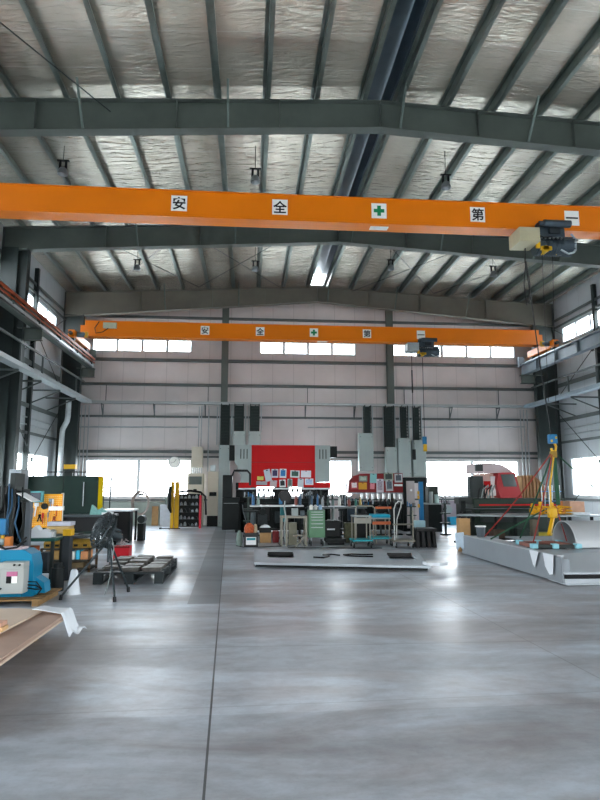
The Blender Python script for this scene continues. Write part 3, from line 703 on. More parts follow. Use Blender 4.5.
# ================================================================== big red press brake
M_RED = mat('press_red', 'b80d0f', .5, 0, .06, 1.5, 0, .15)
M_REDD = mat('press_dark_red', '760c10', .5, 0, .1, 2)
M_TOOL = mat('tool_steel', '6d7478', .35, .7, .15, 8)
t = thing('press_brake', 'big press brake with bright red ram and pale grey side housings', 'press brake', (1.1, 21.9, 0))
def vents(mb, x0, z):
    for k in range(3): mb.box(x0+k*.11, x0+k*.11+.03, 21.285, 21.3, z, z+.34)
    return mb
h = MB().prism([(-.55, 3.04), (.04, 3.04), (.04, 1.72), (-.33, 1.72), (-.33, 2.0), (-.5, 2.15), (-.42, 2.3), (-.55, 2.4)], 21.3, 22.3, axis='y').build('left_housing', M_LGREY, t); vents(MB(), -.35, 2.55).build('vent_slots', M_BLACK, h)
h = MB().prism([(2.3, 3.04), (2.84, 3.04), (2.82, 1.74), (2.3, 1.72)], 21.3, 22.3, axis='y').build('right_housing', M_LGREY, t); vents(MB(), 2.45, 2.55).build('vent_slots', M_BLACK, h)
MB().box(-.75, -.56, 21.5, 22.0, 2.5, 3.04, bev=.01).build('side_box', M_DARK, t); MB().box(2.84, 3.12, 21.5, 22.0, 2.62, 3.02, bev=.01).build('side_box', M_DARK, t)
r = MB().box(.04, 2.3, 21.36, 22.0, 2.42, 3.04, bev=.01).box(.04, 2.3, 21.30, 21.9, 2.34, 2.42, bev=.01)
r.prism([(21.32, 1.56), (21.32, 2.34), (21.9, 2.34), (21.9, 1.56)], .04, 2.3, axis='x'); r.build('ram', M_RED, t)
MB().box(.04, 2.3, 21.315, 21.36, 2.415, 2.44).build('ram_groove', M_REDD, t)
MB().box(-.4, .04, 21.34, 21.9, 1.5, 1.72).build('ram_wing', M_RED, t); MB().box(2.3, 2.85, 21.34, 21.9, 1.5, 1.72).build('ram_wing', M_RED, t)
MB().box(-.4, 2.85, 21.3, 21.4, 1.48, 1.53).build('tool_rail', M_GALV, t)
for k in range(13): MB().prism([(.1+k*.17, 1.48), (.2+k*.17, 1.48), (.19+k*.17, 1.4), (.15+k*.17, 1.36), (.11+k*.17, 1.4)], 21.42, 21.46, axis='y').build('punch', M_DARK, t)
for x0, x1 in ((-.2, .25), (.87, 1.42), (1.95, 2.55)): MB().box(x0, x1, 22.05, 22.1, 1.0, 1.56).build('gap_blocker', M_DARK, t)  # added dark panels that block the bright window behind parts of the press opening
MB().box(-.3, 2.75, 21.4, 22.0, 0.06, 1.02).build('bed', M_DARK, t)
MB().box(-.1, 2.6, 21.45, 21.6, 1.02, 1.16).build('lower_die', M_DARK, t)
for x0, x1 in ((.02, .22), (.72, 1.3), (1.8, 2.6)):          # clamps, stops and light guards crowding the die opening
    x = x0
    while x < x1:
        w = random.uniform(.04, .09); MB().box(x, x+w, 21.47, 21.58, 1.16, random.uniform(1.24, 1.42), bev=.006).build('die_clamp', random.choice([M_DARK, M_BLACK, M_TOOL, M_DARK]), t); x += w+.012
for k in range(9): MB().tube([(-.25+k*.33, 21.3, .95), (-.22+k*.33, 21.22, .7), (-.12+k*.33, 21.24, .4), (-.05+k*.33, 21.3, .15)], .014, n=6).build('hose', random.choice([M_BLACK, M_TOOL, M_DARK]), t)
for k in range(8): MB().box(-.2+k*.36, -.02+k*.36, 21.34, 21.4, random.uniform(.25, .5), random.uniform(.6, .9), bev=.01).build('access_cover', random.choice([M_DARK, M_BLACK, mat('slate_cover', '2d383b', .5)]), t)
for a, b in ((-.5, -.2), (2.55, 2.85)):
    MB().prism([(21.4, 0), (21.4, 1.0), (21.75, 1.05), (21.8, 1.45), (21.4, 1.5), (21.4, 1.72), (22.6, 1.72), (22.6, 0)], a, b, axis='x').build('side_frame', M_DARK, t)
c = MB().box(-.95, -.36, 21.2, 21.9, .1, 1.2, bev=.02).box(-.95, -.62, 21.2, 21.9, 1.2, 1.98, bev=.02).build('control_cabinet', M_DARK, t)
MB().box(-.9, -.4, 21.19, 21.2, 1.0, 1.015).build('door_seam', M_LGREY, c)
MB().tube([(-.62, 21.15, 1.95), (-.55, 21.1, 2.13), (-.1, 21.1, 2.13), (.0, 21.1, 2.02), (.0, 21.1, 1.62)], .04, n=10).build('pendant_arm', M_BLACK, t)
# sheets and drawings held to the ram: each its own thing
def paper(x, z, w, h, y, hx, label, rot=0, group=None, pic=None, name='paper_notice'):
    M = Matrix.Translation((x, y, z)) @ Matrix.Rotation(rot, 4, 'Y')
    o = MB(M).box(-w/2, w/2, -.004, .004, -h/2, h/2).build(name, mat('paper_'+hx, hx, .7, 0, .04))
    tag(o, label, 'paper', group)
    if pic:
        MB(M).box(-w*.36, w*.36, -.007, -.004, -h*.3, h*.36).build('printed_picture', mat('print_'+pic, pic, .6, 0, .5, 30), o)
    MB(M).box(-.03, .03, -.012, -.004, h*.38, h*.46).build('clip', M_BLACK, o)
    return o
Y1 = 21.31; G1 = 'papers on the big red press'
paper(.62, 1.97, .22, .42, Y1, 'b9bfc9', 'tilted pale tall sheet on the big red ram, upper row left', -.2, G1)
paper(.87, 2.04, .24, .3, Y1, 'c8c8d0', 'framed dark purple picture sheet, upper row on the big red ram', .0, G1, '3a3358')
paper(1.155, 2.04, .24, .32, Y1, 'd0d4d8', 'blue picture sheet, upper row on the big red ram', .03, G1, '2f6fa8')
paper(1.58, 2.02, .33, .25, Y1, 'cfd6d2', 'wide sheet with green and dark photo on the big red ram', .04, G1, '3d5a4e')
paper(1.97, 2.02, .36, .24, Y1, 'd9dbe0', 'blank white wide sheet at the right end of the upper row on the red ram', .02, G1)
paper(.36, 1.87, .22, .13, Y1, 'cdbf62', 'small yellow label low on the left of the red ram', 0, G1)
paper(.41, 1.7, .38, .13, Y1, '9a9aa0', 'grey strip notice under the yellow label', 0, G1)
paper(.82, 1.68, .24, .24, Y1, 'b9a8ac', 'pinkish notice in the lower row beside the fan', .1, G1)
paper(1.14, 1.69, .22, .26, Y1, 'dfe2e2', 'white sheet with a black blot directly above the fan', -.05, G1, '20242a')
paper(1.4, 1.7, .17, .3, Y1, 'a8b0b0', 'grey green photo sheet in the lower row on the red ram', .0, G1, '5a6a62')
paper(1.78, 1.7, .21, .32, Y1, 'c4cad0', 'narrow checklist sheet in the lower row on the red ram', .05, G1)
paper(2.08, 1.75, .3, .22, Y1, 'd6dade', 'wide white sheet with blue lines, rightmost of the lower row on the red ram', .0, G1, '9fb4d0')

# ================================================================== small red press brake
t = thing('press_brake', 'smaller dark red press brake covered with papers under the hanging grey cabinets', 'press brake', (4.5, 21.9, 0))
MB().prism([(3.5, 1.35), (3.55, 1.78), (3.7, 1.95), (4.0, 2.04), (5.5, 2.06), (5.5, 1.35)], 21.5, 22.0, axis='y').build('ram', M_REDD, t)
MB().box(3.4, 5.5, 21.46, 21.5, 1.33, 1.37).build('tool_rail', M_TOOL, t)
for k in range(8): MB().box(3.95+k*.2, 4.03+k*.2, 21.44, 21.5, 1.14, 1.33).build('punch', mat('bright_punch', 'c8cccc', .35, .5), t)
MB().box(3.3, 3.46, 21.5, 22.4, 0, 1.3).build('side_frame', M_DARK, t); MB().box(5.5, 5.62, 21.5, 22.4, 0, 1.8).build('side_frame', M_DARK, t)
MB().box(3.46, 5.5, 21.55, 22.0, .05, .95).build('bed', M_DARK, t)
for k in range(14): MB().box(3.5+k*.14, 3.5+k*.14+random.uniform(.05, .1), 21.46, 21.55, .95, random.uniform(1.02, 1.2), bev=.006).build('die_clamp', random.choice([M_DARK, M_BLACK, M_TOOL, mat('slate_cover', '2d383b', .5), M_BLACK]), t)
for k in range(7): MB().tube([(3.5+k*.28, 21.4, .95), (3.55+k*.28, 21.32, .6), (3.6+k*.26, 21.36, .2)], .013, n=6).build('hose', random.choice([M_BLACK, M_TOOL]), t); MB().box(3.9, 5.2, 21.5, 21.7, .95, 1.05, bev=.01).box(4.2, 4.9, 21.6, 21.7, .85, .95).build('back_gauge', M_TOOL, t)
MB().tube([(3.38, 21.4, 1.1), (3.42, 21.38, 1.7), (3.6, 21.38, 1.92)], .02).build('guard_rail', M_WHITE, t)
G2 = 'papers on the small red press'
for x, z, w, h, hx, pic, lb in ((3.72, 1.62, .26, .26, 'b5484e', 'd8c8c8', 'pink framed notice at the left end of the small red press'),
    (4.03, 1.6, .3, .24, 'c8902c', None, 'orange yellow card low on the small red press'),
    (4.05, 1.86, .3, .2, '77857c', '9aa89c', 'grey green card above the orange card'),
    (4.42, 1.88, .24, .34, '7fb4b4', None, 'pale cyan card near the top of the small press'),
    (4.66, 1.6, .26, .5, 'c9c4cc', '9a8f9a', 'tall white checklist in the middle of the small press'),
    (5.0, 1.62, .26, .4, 'a5a9ac', '55606a', 'grey photo sheet right of the tall checklist'),
    (4.98, 1.93, .34, .28, '8a9484', '323c3a', 'dark cluttered photo card at the top of the small press'),
    (5.34, 1.88, .28, .3, 'b8bcc0', '4a5058', 'white card with grey picture at the right end of the small press'),
    (5.33, 1.63, .3, .07, 'd8dada', None, 'thin white strip label low at the right end of the small press'),
    (4.38, 1.6, .16, .22, 'd08088', None, 'small pink note between orange card and tall checklist')):
    paper(x, z, w, h, 21.485, hx, lb, random.uniform(-.06, .06), G2, pic)
t = thing('upright_cabinet', 'pale beige narrow upright cabinet to the right of the small red press', 'cabinet', (5.72, 21.7, 0))
MB().box(5.6+.03, 5.93, 21.5, 21.8, .1, 1.78, bev=.01).build('panel', mat('dusty_beige', 'aaa3a0', .5, 0, .08), t); MB().cyl((5.8, 21.49, 1.45), (5.8, 21.5, 1.45), .04, n=12).build('knob', M_WHITE, t); MB().box(5.63, 5.93, 21.55, 21.8, 0, .1).build('foot', M_DARK, t)
M_BLUE = mat('machine_blue', '1c6d9c', .4, 0, .12, 3)
M_TEAL = mat('teal_paint', '1597a0', .45, 0, .1, 3)
t = thing('blue_post_stand', 'blue upright post with yellow brackets beside the beige panel', 'post', (6.02, 21.1, 0))
MB().box(5.96, 6.1, 21.0, 21.14, .03, 1.75, bev=.005).build('post', M_BLUE, t); MB().box(5.86, 6.2, 20.9, 21.25, 0, .03).build('base', M_DARK, t)
for z in (.85, 1.15, 1.3): MB().box(5.92, 5.96, 21.0, 21.14, z, z+.12).build('bracket', M_YEL, t)
t = thing('hydraulic_unit', 'dark upright hydraulic unit with hoses beside the right back window', 'hydraulic unit', (6.5, 21.4, 0))
MB().box(6.3, 6.78, 21.1, 21.6, .0, .95, bev=.01).build('lower_body', M_DARK, t); MB().box(6.25, 6.85, 21.05, 21.65, .95, 1.0).build('shelf', M_LGREY, t)
MB().box(6.35, 6.72, 21.2, 21.6, 1.0, 1.6, bev=.02).build('upper_body', mat('dark_olive', '2d352e', .5, 0, .3, 9), t)
MB().cyl((6.42, 21.15, 1.0), (6.42, 21.15, 1.4), .07).build('cylinder', M_LGREY, t); MB().cyl((6.62, 21.15, 1.0), (6.62, 21.15, 1.3), .08).build('filter', mat('pale_teal', '9fb8b4', .5), t)
for k in range(3): MB().tube([(6.7, 21.1, 1.5-.12*k), (6.9, 21.05, 1.42-.15*k), (6.92, 21.05, 1.0-.1*k), (6.78, 21.12, .6)], .02).build('hose', M_LGREY if k == 1 else M_BLACK, t)

# tool rack with red posts and the yellow board
t = thing('tool_rack', 'dark rack full of press tooling with red end posts below the cream air conditioner', 'rack', (-2.3, 23.7, 0))
for x in (-2.8, -1.93): MB().box(x, x+.08, 23.55, 23.63, 0, 1.25).build('post', mat('rack_red', 'd02a3c', .45, 0, .05), t)
for x in (-2.78, -1.91): MB().box(x, x+.05, 23.95, 24.0, 0, 1.3).build('post', M_DARK, t)
MB().box(-2.72, -1.93, 23.85, 23.88, .08, 1.3).build('back_panel', M_DARK, t)
sh = []
for j in range(5): sh.append(MB().box(-2.72, -1.93, 23.57, 23.9, .06+j*.26, .085+j*.26).build('shelf', M_DARK, t))
MB().tube([(-2.82, 23.75, 1.2), (-2.7, 23.75, 1.38), (-2.3, 23.75, 1.42), (-1.9, 23.75, 1.36), (-1.72, 23.75, 1.2), (-1.68, 23.75, .5)], .04).build('cover_roll', M_BLACK, t)
for j in range(5):
    for k in range(5):
        x = -2.66+k*.145+random.uniform(-.01, .01); z = .086+j*.26; hh = random.uniform(.06, .15)
        o = MB().prism([(x, z), (x+.09, z), (x+.09, z+hh*.5), (x+.06, z+hh), (x+.03, z+hh), (x, z+hh*.6)], 23.6, 23.72, axis='y').build('press_tool', random.choice([M_TOOL, M_DARK, M_TOOL, M_LGREY]))
        tag(o, 'steel press tool on rack shelf %s from the bottom, %s from the left' % (['first', 'second', 'third', 'fourth', 'fifth'][j], ORD[k]), 'press tool', 'press tools in the red posted rack')
t = thing('light_curtain_stand', 'yellow upright safety stand with dark hanging cloth left of the tooling rack', 'safety stand', (-2.95, 23.4, 0))
MB().box(-2.98, -2.86, 23.3, 23.42, .03, 1.72, bev=.01).box(-2.84, -2.68, 23.34, 23.44, .03, 1.72, bev=.01).box(-2.99, -2.67, 23.3, 23.44, 1.72, 1.76).build('yellow_post', M_YEL, t)
MB().tube([(-3.0, 23.25, 1.6), (-3.03, 23.24, 1.2), (-3.02, 23.24, .8), (-2.95, 23.25, .6)], [.05, .08, .07, .03]).build('hanging_cloth', M_DARK, t)
MB().box(-3.35, -2.6, 23.33, 23.38, 0, .03).box(-3.0, -2.95, 23.1, 23.6, 0, .03).build('foot', M_BLACK, t); MB().cyl((-3.33, 23.3, 0.0), (-3.33, 23.3, .06), .05).build('castor', M_BLACK, t)

# ================================================================== items in front of the presses
M_WOOD = mat('raw_timber', '8f7048', .75, 0, .2, 8)
M_CARD = mat('cardboard', 'ae8a5e', .8, 0, .1, 5)
M_PLAS = mat('white_plastic_sheet', 'dfe5ea', .35, 0, .05)
M_CAST = mat('castor_rubber', '191a1c', .6)
def castor(x, y, r, parent, h=None, m=None):
    h = h or r*2.6
    o = MB().cyl((x-.015, y, r), (x+.015, y, r), r, n=14).build('castor', M_CAST, parent)
    MB().box(x-.022, x-.016, y-.012, y+.02, r, h).box(x+.016, x+.022, y-.012, y+.02, r, h).box(x-.022, x+.022, y-.02, y+.025, h-.008, h).build('castor_fork', M_GALV, o)

# white-topped long table behind, with round black fan standing at its front
t = thing('work_table', 'long table with thin white top in front of the big red press', 'table', (.8, 18.3, 0))
MB().box(.0, 1.6, 18.0, 18.6, .99, 1.03, bev=.004).build('tabletop', mat('table_white', 'c4c8c8', .4), t)
for x in (.1, 1.5):
    for y in (18.05, 18.55): MB().box(x-.02, x+.02, y-.02, y+.02, 0, .99).build('leg', M_DARK, t)
MB().box(.1, 1.5, 18.3, 18.34, .3, .34).build('stretcher', M_DARK, t)
t = thing('work_table', 'low grey table with white strips right of the green tool cabinet', 'table', (2.7, 18.3, 0))
MB().box(1.75, 3.5, 18.0, 18.6, .93, .99, bev=.004).build('tabletop', mat('slate_top', '4c5556', .4), t)
for x in (1.8, 3.44):
    for y in (18.05, 18.55): MB().box(x-.02, x+.02, y-.02, y+.02, 0, .93).build('leg', M_DARK, t)
MB().box(1.8, 3.44, 18.02, 18.5, .3, .33).build('lower_shelf', M_DARK, t)
t = thing('stand_fan', 'round black stand fan with teal column in front of the big red press', 'fan', (1.08, 18.8, 0))
MB().cyl((1.08, 18.72, 1.27), (1.08, 18.86, 1.27), .2, n=28).cyl((1.08, 18.69, 1.27), (1.08, 18.72, 1.27), .17, n=28).build('cage', M_BLACK, t)
MB().cyl((1.08, 18.9, .03), (1.08, 18.9, 1.15), .03).build('pole', M_BLACK, t); MB().box(.94, 1.12, 18.84, 18.96, .5, .95, bev=.02).build('column', mat('deep_teal', '14686c', .45), t)
MB().box(.9, 1.0, 18.7, 18.85, 1.04, 1.24).build('motor_housing', M_BLUE, t); MB().cyl((1.08, 18.9, 0), (1.08, 18.9, .03), .2, n=20).build('base', M_BLACK, t)

# rows of small things standing on the tables
bc = ['2b4b63', '1f5a86', '8f989a', '30403c', '6a7f78', 'b8bcb6', '44525a', '7d4138', '245f55', 'a58c4a']
def bottle(x, y, z, h, r, hx, label, group):
    o = MB(Matrix.Translation((x, y, z))).lathe([(r, 0), (r, h*.62), (r*.45, h*.8), (r*.4, h*.92)], 12).build('bottle', mat('bottle_'+hx, hx, .35, 0, .05)); tag(o, label, 'bottle', group)
    MB(Matrix.Translation((x, y, z))).lathe([(r*.5, h*.9), (r*.5, h), (.001, h)], 10).build('cap', M_BLACK if hx != '30403c' else M_WHITE, o)
cn = {'2b4b63': 'navy', '1f5a86': 'blue', '8f989a': 'grey', '30403c': 'dark green', '6a7f78': 'sage', 'b8bcb6': 'off white', '44525a': 'slate', '7d4138': 'brown red', '245f55': 'teal', 'a58c4a': 'mustard'}
for k in range(10):
    bottle(1.86+k*.165, 18.2+random.uniform(-.1, .15), .99, random.uniform(.2, .42), random.uniform(.03, .05), bc[k], '%s bottle among tools on the low grey table, %s from its left end' % (cn[bc[k]], ORD[k]), 'bottles on the low grey table')
for k, x in enumerate((.1, .25, 1.38, 1.5)):
    bottle(x, 18.2, 1.03, (.35, .25, .3, .36)[k], .045, bc[(k*3+1) % 10], '%s bottle on the white topped table, %s from the left' % (cn[bc[(k*3+1) % 10]], ORD[k]), 'bottles on the white topped table')

# square tube work frame
t = thing('tube_frame_bench', 'open bench of pale square tube beside the green tool cabinet', 'bench', (1.2, 16.7, 0))
M_TUBE = mat('pale_tube', '827f73', .45, .2, .1)
for x in (.87, 1.0, 1.53):
    for y in (16.5, 17.0):
        if x == 1.0 and y == 17.0: continue
        MB().box(x-.025, x+.025, y-.025, y+.025, 0, .74).build('leg', M_TUBE, t)
MB().box(.84, 1.56, 16.47, 16.53, .74, .79).box(.84, 1.56, 16.97, 17.03, .74, .79).box(.84, .9, 16.53, 16.97, .74, .79).box(1.5, 1.56, 16.53, 16.97, .74, .79).build('top_frame', M_TUBE, t)
MB().box(.9, 1.5, 16.53, 16.97, .76, .775).build('shelf', M_DARK, t)
MB().box(1.08, 1.3, 16.8, 17.0, 0, .6).build('side_column', mat('khaki_paint', '7d7b68', .5), t)
MB().box(1.1, 1.25, 16.65, 16.8, .79, .98).build('junction_box', M_LGREY, t) if False else None
tag(MB().box(1.15, 1.32, 16.6, 16.8, .79, .99, bev=.008).build('junction_box', M_LGREY), 'small grey box on top of the pale tube bench', 'box')
tag(MB().box(1.38, 1.5, 16.6, 16.75, .79, .93, bev=.008).build('gauge_box', mat('slate_box', '4a555c', .5)), 'slate coloured small box on the tube bench next to the cabinet', 'box')
tag(MB().tube([(.95, 16.42, 1.2), (.93, 16.42, 1.0), (.97, 16.42, .8), (.93, 16.44, .5), (.96, 16.42, .1)], .018).build('hose', mat('grey_hose', '8d9694', .5)), 'grey hose hanging down at the left leg of the tube bench', 'hose')
# folding stool
t = thing('folding_stool', 'small pale folding stool standing in front of the tube bench', 'stool', (1.35, 16.1, 0))
MB().box(1.15, 1.5, 16.0, 16.25, .3, .32).build('seat', M_TUBE, t)
for a, b in ((1.18, 1.46), (1.46, 1.18)):
    for y in (16.03, 16.22): MB().bar((a, y, 0), (b, y, .3), .02, .02, up=(0, 1, 0)).build('leg', M_TUBE, t)
# green tool cabinet
M_GRN = mat('tool_cabinet_green', '4c7a58', .42, 0, .06)
t = thing('tool_cabinet', 'green rolling tool cabinet with drawers in front of the presses', 'tool cabinet', (1.83, 16.7, 0))
MB().box(1.6, 2.04, 16.45, 16.95, .22, .94, bev=.008).build('body', M_GRN, t)
z = .92
for k, hh in enumerate((.06, .06, .07, .09, .09, .28)):
    z -= hh+.008; d = MB().box(1.62, 2.02, 16.43, 16.45, z, z+hh, bev=.003).build('drawer', M_GRN, t)
    MB().box(1.66, 1.98, 16.415, 16.43, z+hh-.018, z+hh-.006).build('handle', M_GALV, d)
for x in (1.66, 1.98):
    for y in (16.5, 16.9): castor(x, y, .07, t, .22)
MB().box(1.6, 2.04, 16.45, 16.95, .94, .96).build('top_tray', mat('grey_mat', '5c6b62', .6), t)
for k, (x, hx, nm) in enumerate(((1.68, 'd4d4cc', 'white'), (1.8, 'a8aca8', 'grey'), (1.93, '7f9fb8', 'pale blue'))):
    o = MB(Matrix.Translation((x, 16.65, .96))).lathe([(.05, 0), (.055, .06), (.04, .11), (.02, .13), (.001, .13)], 12).build('spray_tin', mat('tin_'+hx, hx, .4)); tag(o, '%s small tin on top of the green tool cabinet' % nm, 'tin')
# black crate with bag
t = thing('storage_crate', 'black crate with a white and teal front label, holding orange bags', 'crate', (.04, 16.5, 0))
c = MB(); c.box(-.14, .23, 16.3, 16.7, 0, .02).box(-.14, .23, 16.3, 16.32, .02, .36).box(-.14, .23, 16.68, 16.7, .02, .36).box(-.14, -.12, 16.32, 16.68, .02, .36).box(.21, .23, 16.32, 16.68, .02, .36).box(-.155, .245, 16.285, 16.3, .33, .37).build('body', M_BLACK, t)
l = MB().box(-.09, .18, 16.29, 16.3, .06, .26).build('label', M_WHITE, t); MB().box(-.07, .16, 16.285, 16.29, .18, .24).build('teal_stripe', mat('label_teal', '2a8f9a', .5), l)
M_BAGO = mat('orange_net_bag', 'b5562f', .7, 0, .45, 22)
tag(MB(Matrix.Translation((-.01, 16.47, .02))).lathe([(.06, 0), (.1, .08), (.105, .3), (.13, .4), (.13, .48), (.09, .56), (.04, .6), (.001, .6)], 14).build('net_bag', M_BAGO), 'orange mesh bag in the black crate, left one', 'bag')
tag(MB(Matrix.Translation((.155, 16.5, .02))).lathe([(.03, 0), (.045, .08), (.05, .34), (.06, .44), (.05, .52), (.03, .56), (.001, .56)], 12).build('net_bag', mat('pale_net_bag', 'b9a88c', .7, 0, .3, 22)), 'pale mesh bag in the black crate, right one', 'bag')
tag(MB().tube([(-.35, 16.35, .035), (-.16, 16.25, .01), (.1, 16.2, .01), (.4, 16.25, .01), (.85, 16.4, .012), (.8, 17.2, .012)], .01, n=6).build('cable', M_BLACK), 'black cable lying on the floor in front of the black crate', 'cable')
tag(MB(Matrix.Translation((-.27, 16.6, .0))).lathe([(.06, 0), (.09, .1), (.08, .28), (.04, .4), (.001, .42)], 12).build('rag_bundle', mat('sage_cloth', '7e9088', .8, 0, .2, 9)), 'sage cloth bundle standing left of the black crate', 'cloth')
t = thing('pedestal_base', 'dark pedestal stand behind the black crate', 'stand', (.1, 17.6, 0))
MB().box(-.15, .26, 17.4, 17.9, 0, .04).build('foot', M_DARK, t); MB().cyl((.1, 17.65, .04), (.1, 17.65, .86), .09, .07).build('pole', mat('slate_pole', '3a474b', .45), t); MB().box(-.18, .27, 17.4, 17.9, .86, .9).build('top', M_DARK, t)
tag(MB().box(.3, .62, 17.5, 17.9, .0, .28, bev=.005).build('cardboard_box', M_CARD), 'brown cardboard box on the floor right of the crate', 'box')
tag(MB().box(.28, .62, 17.5, 17.9, .2+.08, .42, bev=.005).build('parts_bin', M_DARK), 'black parts bin on top of the brown cardboard box', 'bin')
tag(MB().prism([(.3, .42), (.6, .42), (.55, .47), (.45, .5), (.33, .46)], 17.55, 17.8, axis='y').build('folded_sheet', M_PLAS), 'white crumpled sheet on the black parts bin', 'sheet')
tag(MB().box(.66, .84, 17.5, 17.8, .0, .32, bev=.01).build('red_case', M_REDD), 'dark red case on the floor between box and tube bench', 'case')

# floor plate with two cut-outs, on low battens
Mpl = mat('plate_primer_grey', 'a2abb1', .45, .25, .08, 2)
t = thing('steel_base_plate', 'flat grey steel frame plate with two rectangular cut-outs lying on the floor', 'steel plate', (2, 12.9, 0))
def lerp(a, b, k): return a+(b-a)*k
def plate_pt(u, v):                                   # u across (0..1), v depth (0..1)
    a = Vector((.10, 12.25)); b = Vector((3.42, 11.42)); c = Vector((3.92, 14.1)); d = Vector((.12, 14.62))
    return (a*(1-u)+b*u)*(1-v)+(d*(1-u)+c*u)*v
us = [0, .08, .24, .80, .95, 1]; vs_ = [0, .36, .78, 1]
mb = MB()
for i in range(5):
    for j in range(3):
        if j == 1 and i in (1, 3): continue
        q = [plate_pt(us[i], vs_[j]), plate_pt(us[i+1], vs_[j]), plate_pt(us[i+1], vs_[j+1]), plate_pt(us[i], vs_[j+1])]
        mb.prism([(p.x, p.y) for p in q], .06, .105)
mb.build('plate', Mpl, t)
for i in (1, 3):
    q = [plate_pt(us[i]+.004, vs_[2]-.01), plate_pt(us[i+1]-.004, vs_[2]-.01)]
    MB().bar((q[0].x, q[0].y, .075), (q[1].x, q[1].y, .075), .02, .09).build('lip', M_BLACK, t)
    q = [plate_pt(us[i]+.02, .44), plate_pt(us[i+1]-.02, .44)]
    MB().bar((q[0].x, q[0].y, .04), (q[1].x, q[1].y, .04), .03, .03).build('inner_rib', M_CARD, t)
for v in (.08, .92):
    a = plate_pt(.01, v); b = plate_pt(.99, v); MB().bar((a.x, a.y, .03), (b.x, b.y, .03), .06, .06).build('batten', M_DARK, t)
tag(MB(Matrix.Translation((3.5, 11.6, .107))).prism([(-.14, -.14), (.1, -.2), (.28, -.08), (.22, .12), (.02, .16), (-.16, .08)], 0, .05).build('plastic_wrap', M_PLAS), 'white crumpled plastic on the near right corner of the flat grey plate', 'plastic wrap')
tag(MB().tube([(1.35, 12.9, .118), (1.55, 12.8, .118), (1.7, 13.05, .118), (1.6, 13.3, .118), (1.8, 13.4, .118), (1.95, 13.2, .118)], .018, n=6).build('lifting_strap', M_BLACK), 'black strap curled on the flat plate, left of the two straps', 'strap')
tag(MB().tube([(2.62, 12.9, .118), (2.3, 13.0, .118), (2.1, 13.1, .118), (2.05, 13.3, .118), (2.25, 13.4, .118), (2.5, 13.3, .118), (2.7, 13.32, .118)], .018, n=6).build('lifting_strap', M_BLACK), 'black strap looped on the flat plate, right of the two straps', 'strap')

# carts -----------------------------------------------------------------
def cart(x0, x1, y, ztop, mt, mb_, label, seat=False, apron=None):
    t = thing('platform_cart', label, 'cart', ((x0+x1)/2, y, 0)); w = .55
    MB().box(x0, x1, y, y+w, ztop-.04, ztop, bev=.008).build('top', mt, t)
    for x in (x0+.03, x1-.03):
        for yy in (y+.03, y+w-.03): MB().cyl((x, yy, .2), (x, yy, ztop-.04), .016, n=8).build('leg', M_TUBE, t)
    MB().box(x0-.03, x1+.03, y-.03, y+w+.03, .17, .21, bev=.005).build('base', mb_, t)
    if apron: MB().box(x0, x1, y-.005, y+.015, ztop-.2, ztop-.06).build('apron', apron, t)
    for x in (x0, x1):
        for yy in (y+.05, y+w-.05): castor(x, yy, .06, t, .17, M_TEAL)
    return t
cart(2.72, 3.18, 15.8, .83, M_LGREY, M_TEAL, 'work cart with grey top and teal base, leftmost of the carts', apron=mat('grey_apron', '8b8a80', .5))
t = cart(3.34, 3.84, 16.45, .74, M_LGREY, M_TEAL, 'work cart with teal cushioned top and teal base, middle of the carts')
tag(MB().box(3.34, 3.84, 16.45, 16.98, .74, .83, bev=.03).build('seat_cushion', mat('teal_cushion', '0f93b0', .6, 0, .08)), 'thick teal blue cushion lying on the middle cart', 'cushion')
MB().box(3.34, 3.84, 16.43, 16.455, .56, .64).build('orange_rail', mat('rail_orange', 'b45b30', .5), t)
t = thing('hand_truck', 'platform trolley with a curved pale push handle right of the teal cushion', 'trolley', (4.0, 15.9, 0))
MB().box(3.76, 4.32, 15.7, 16.3, .16, .2, bev=.005).build('deck', M_TUBE, t)
MB().tube([(3.8, 15.85, .2), (3.8, 15.85, 1.0), (3.85, 15.85, 1.14), (3.93, 15.85, 1.2), (4.02, 15.95, 1.18), (4.05, 16.1, 1.05), (3.98, 16.3, .7), (3.95, 16.25, .2)], .016).build('push_handle', mat('handle_grey', 'b4b6b2', .4), t)
MB().tube([(3.76, 15.83, .6), (4.1, 15.83, .6), (4.3, 15.83, .6)], .02).build('side_rail', M_TUBE, t); MB().cyl((4.3, 15.85, .2), (4.3, 15.85, .95), .02).build('upright', M_TUBE, t)
for x in (3.82, 4.26):
    for y in (15.76, 16.24): castor(x, y, .06, t, .16)
t = thing('tube_rack', 'low rack of bent pale tube with an orange bar behind the carts', 'rack', (3.3, 17.1, 0))
MB().tube([(2.98, 17.0, 0), (2.98, 17.0, .98), (3.02, 17.0, 1.04), (3.45, 17.0, 1.04), (3.52, 17.0, .98), (3.55, 17.0, 0)], .022).build('bent_tube', M_TUBE, t)
MB().box(3.55, 4.0, 17.0, 17.06, .96, 1.02).build('orange_bar', mat('rail_orange', 'b45b30'), t); MB().box(3.94, 4.0, 17.0, 17.06, 0, .96).build('post', M_DARK, t)
t = thing('saw_horse', 'black slatted stool blocks at the right end of the carts', 'stool', (4.65, 15.9, 0))
MB().box(4.36, 4.9, 15.7, 16.2, .42, .5, bev=.01).build('top', M_BLACK, t)
for k in range(4): MB().prism([(4.36+k*.15, 0), (4.45+k*.15, 0), (4.43+k*.145, .42), (4.35+k*.145, .42)], 15.75, 16.15, axis='y').build('leg', M_BLACK, t)
tag(MB().box(4.5, 4.8, 16.4, 16.6, .0, .66, bev=.01).build('pale_box', mat('pale_teal_box', '8fb0b8', .5)), 'pale blue box behind the black slatted stool', 'box')
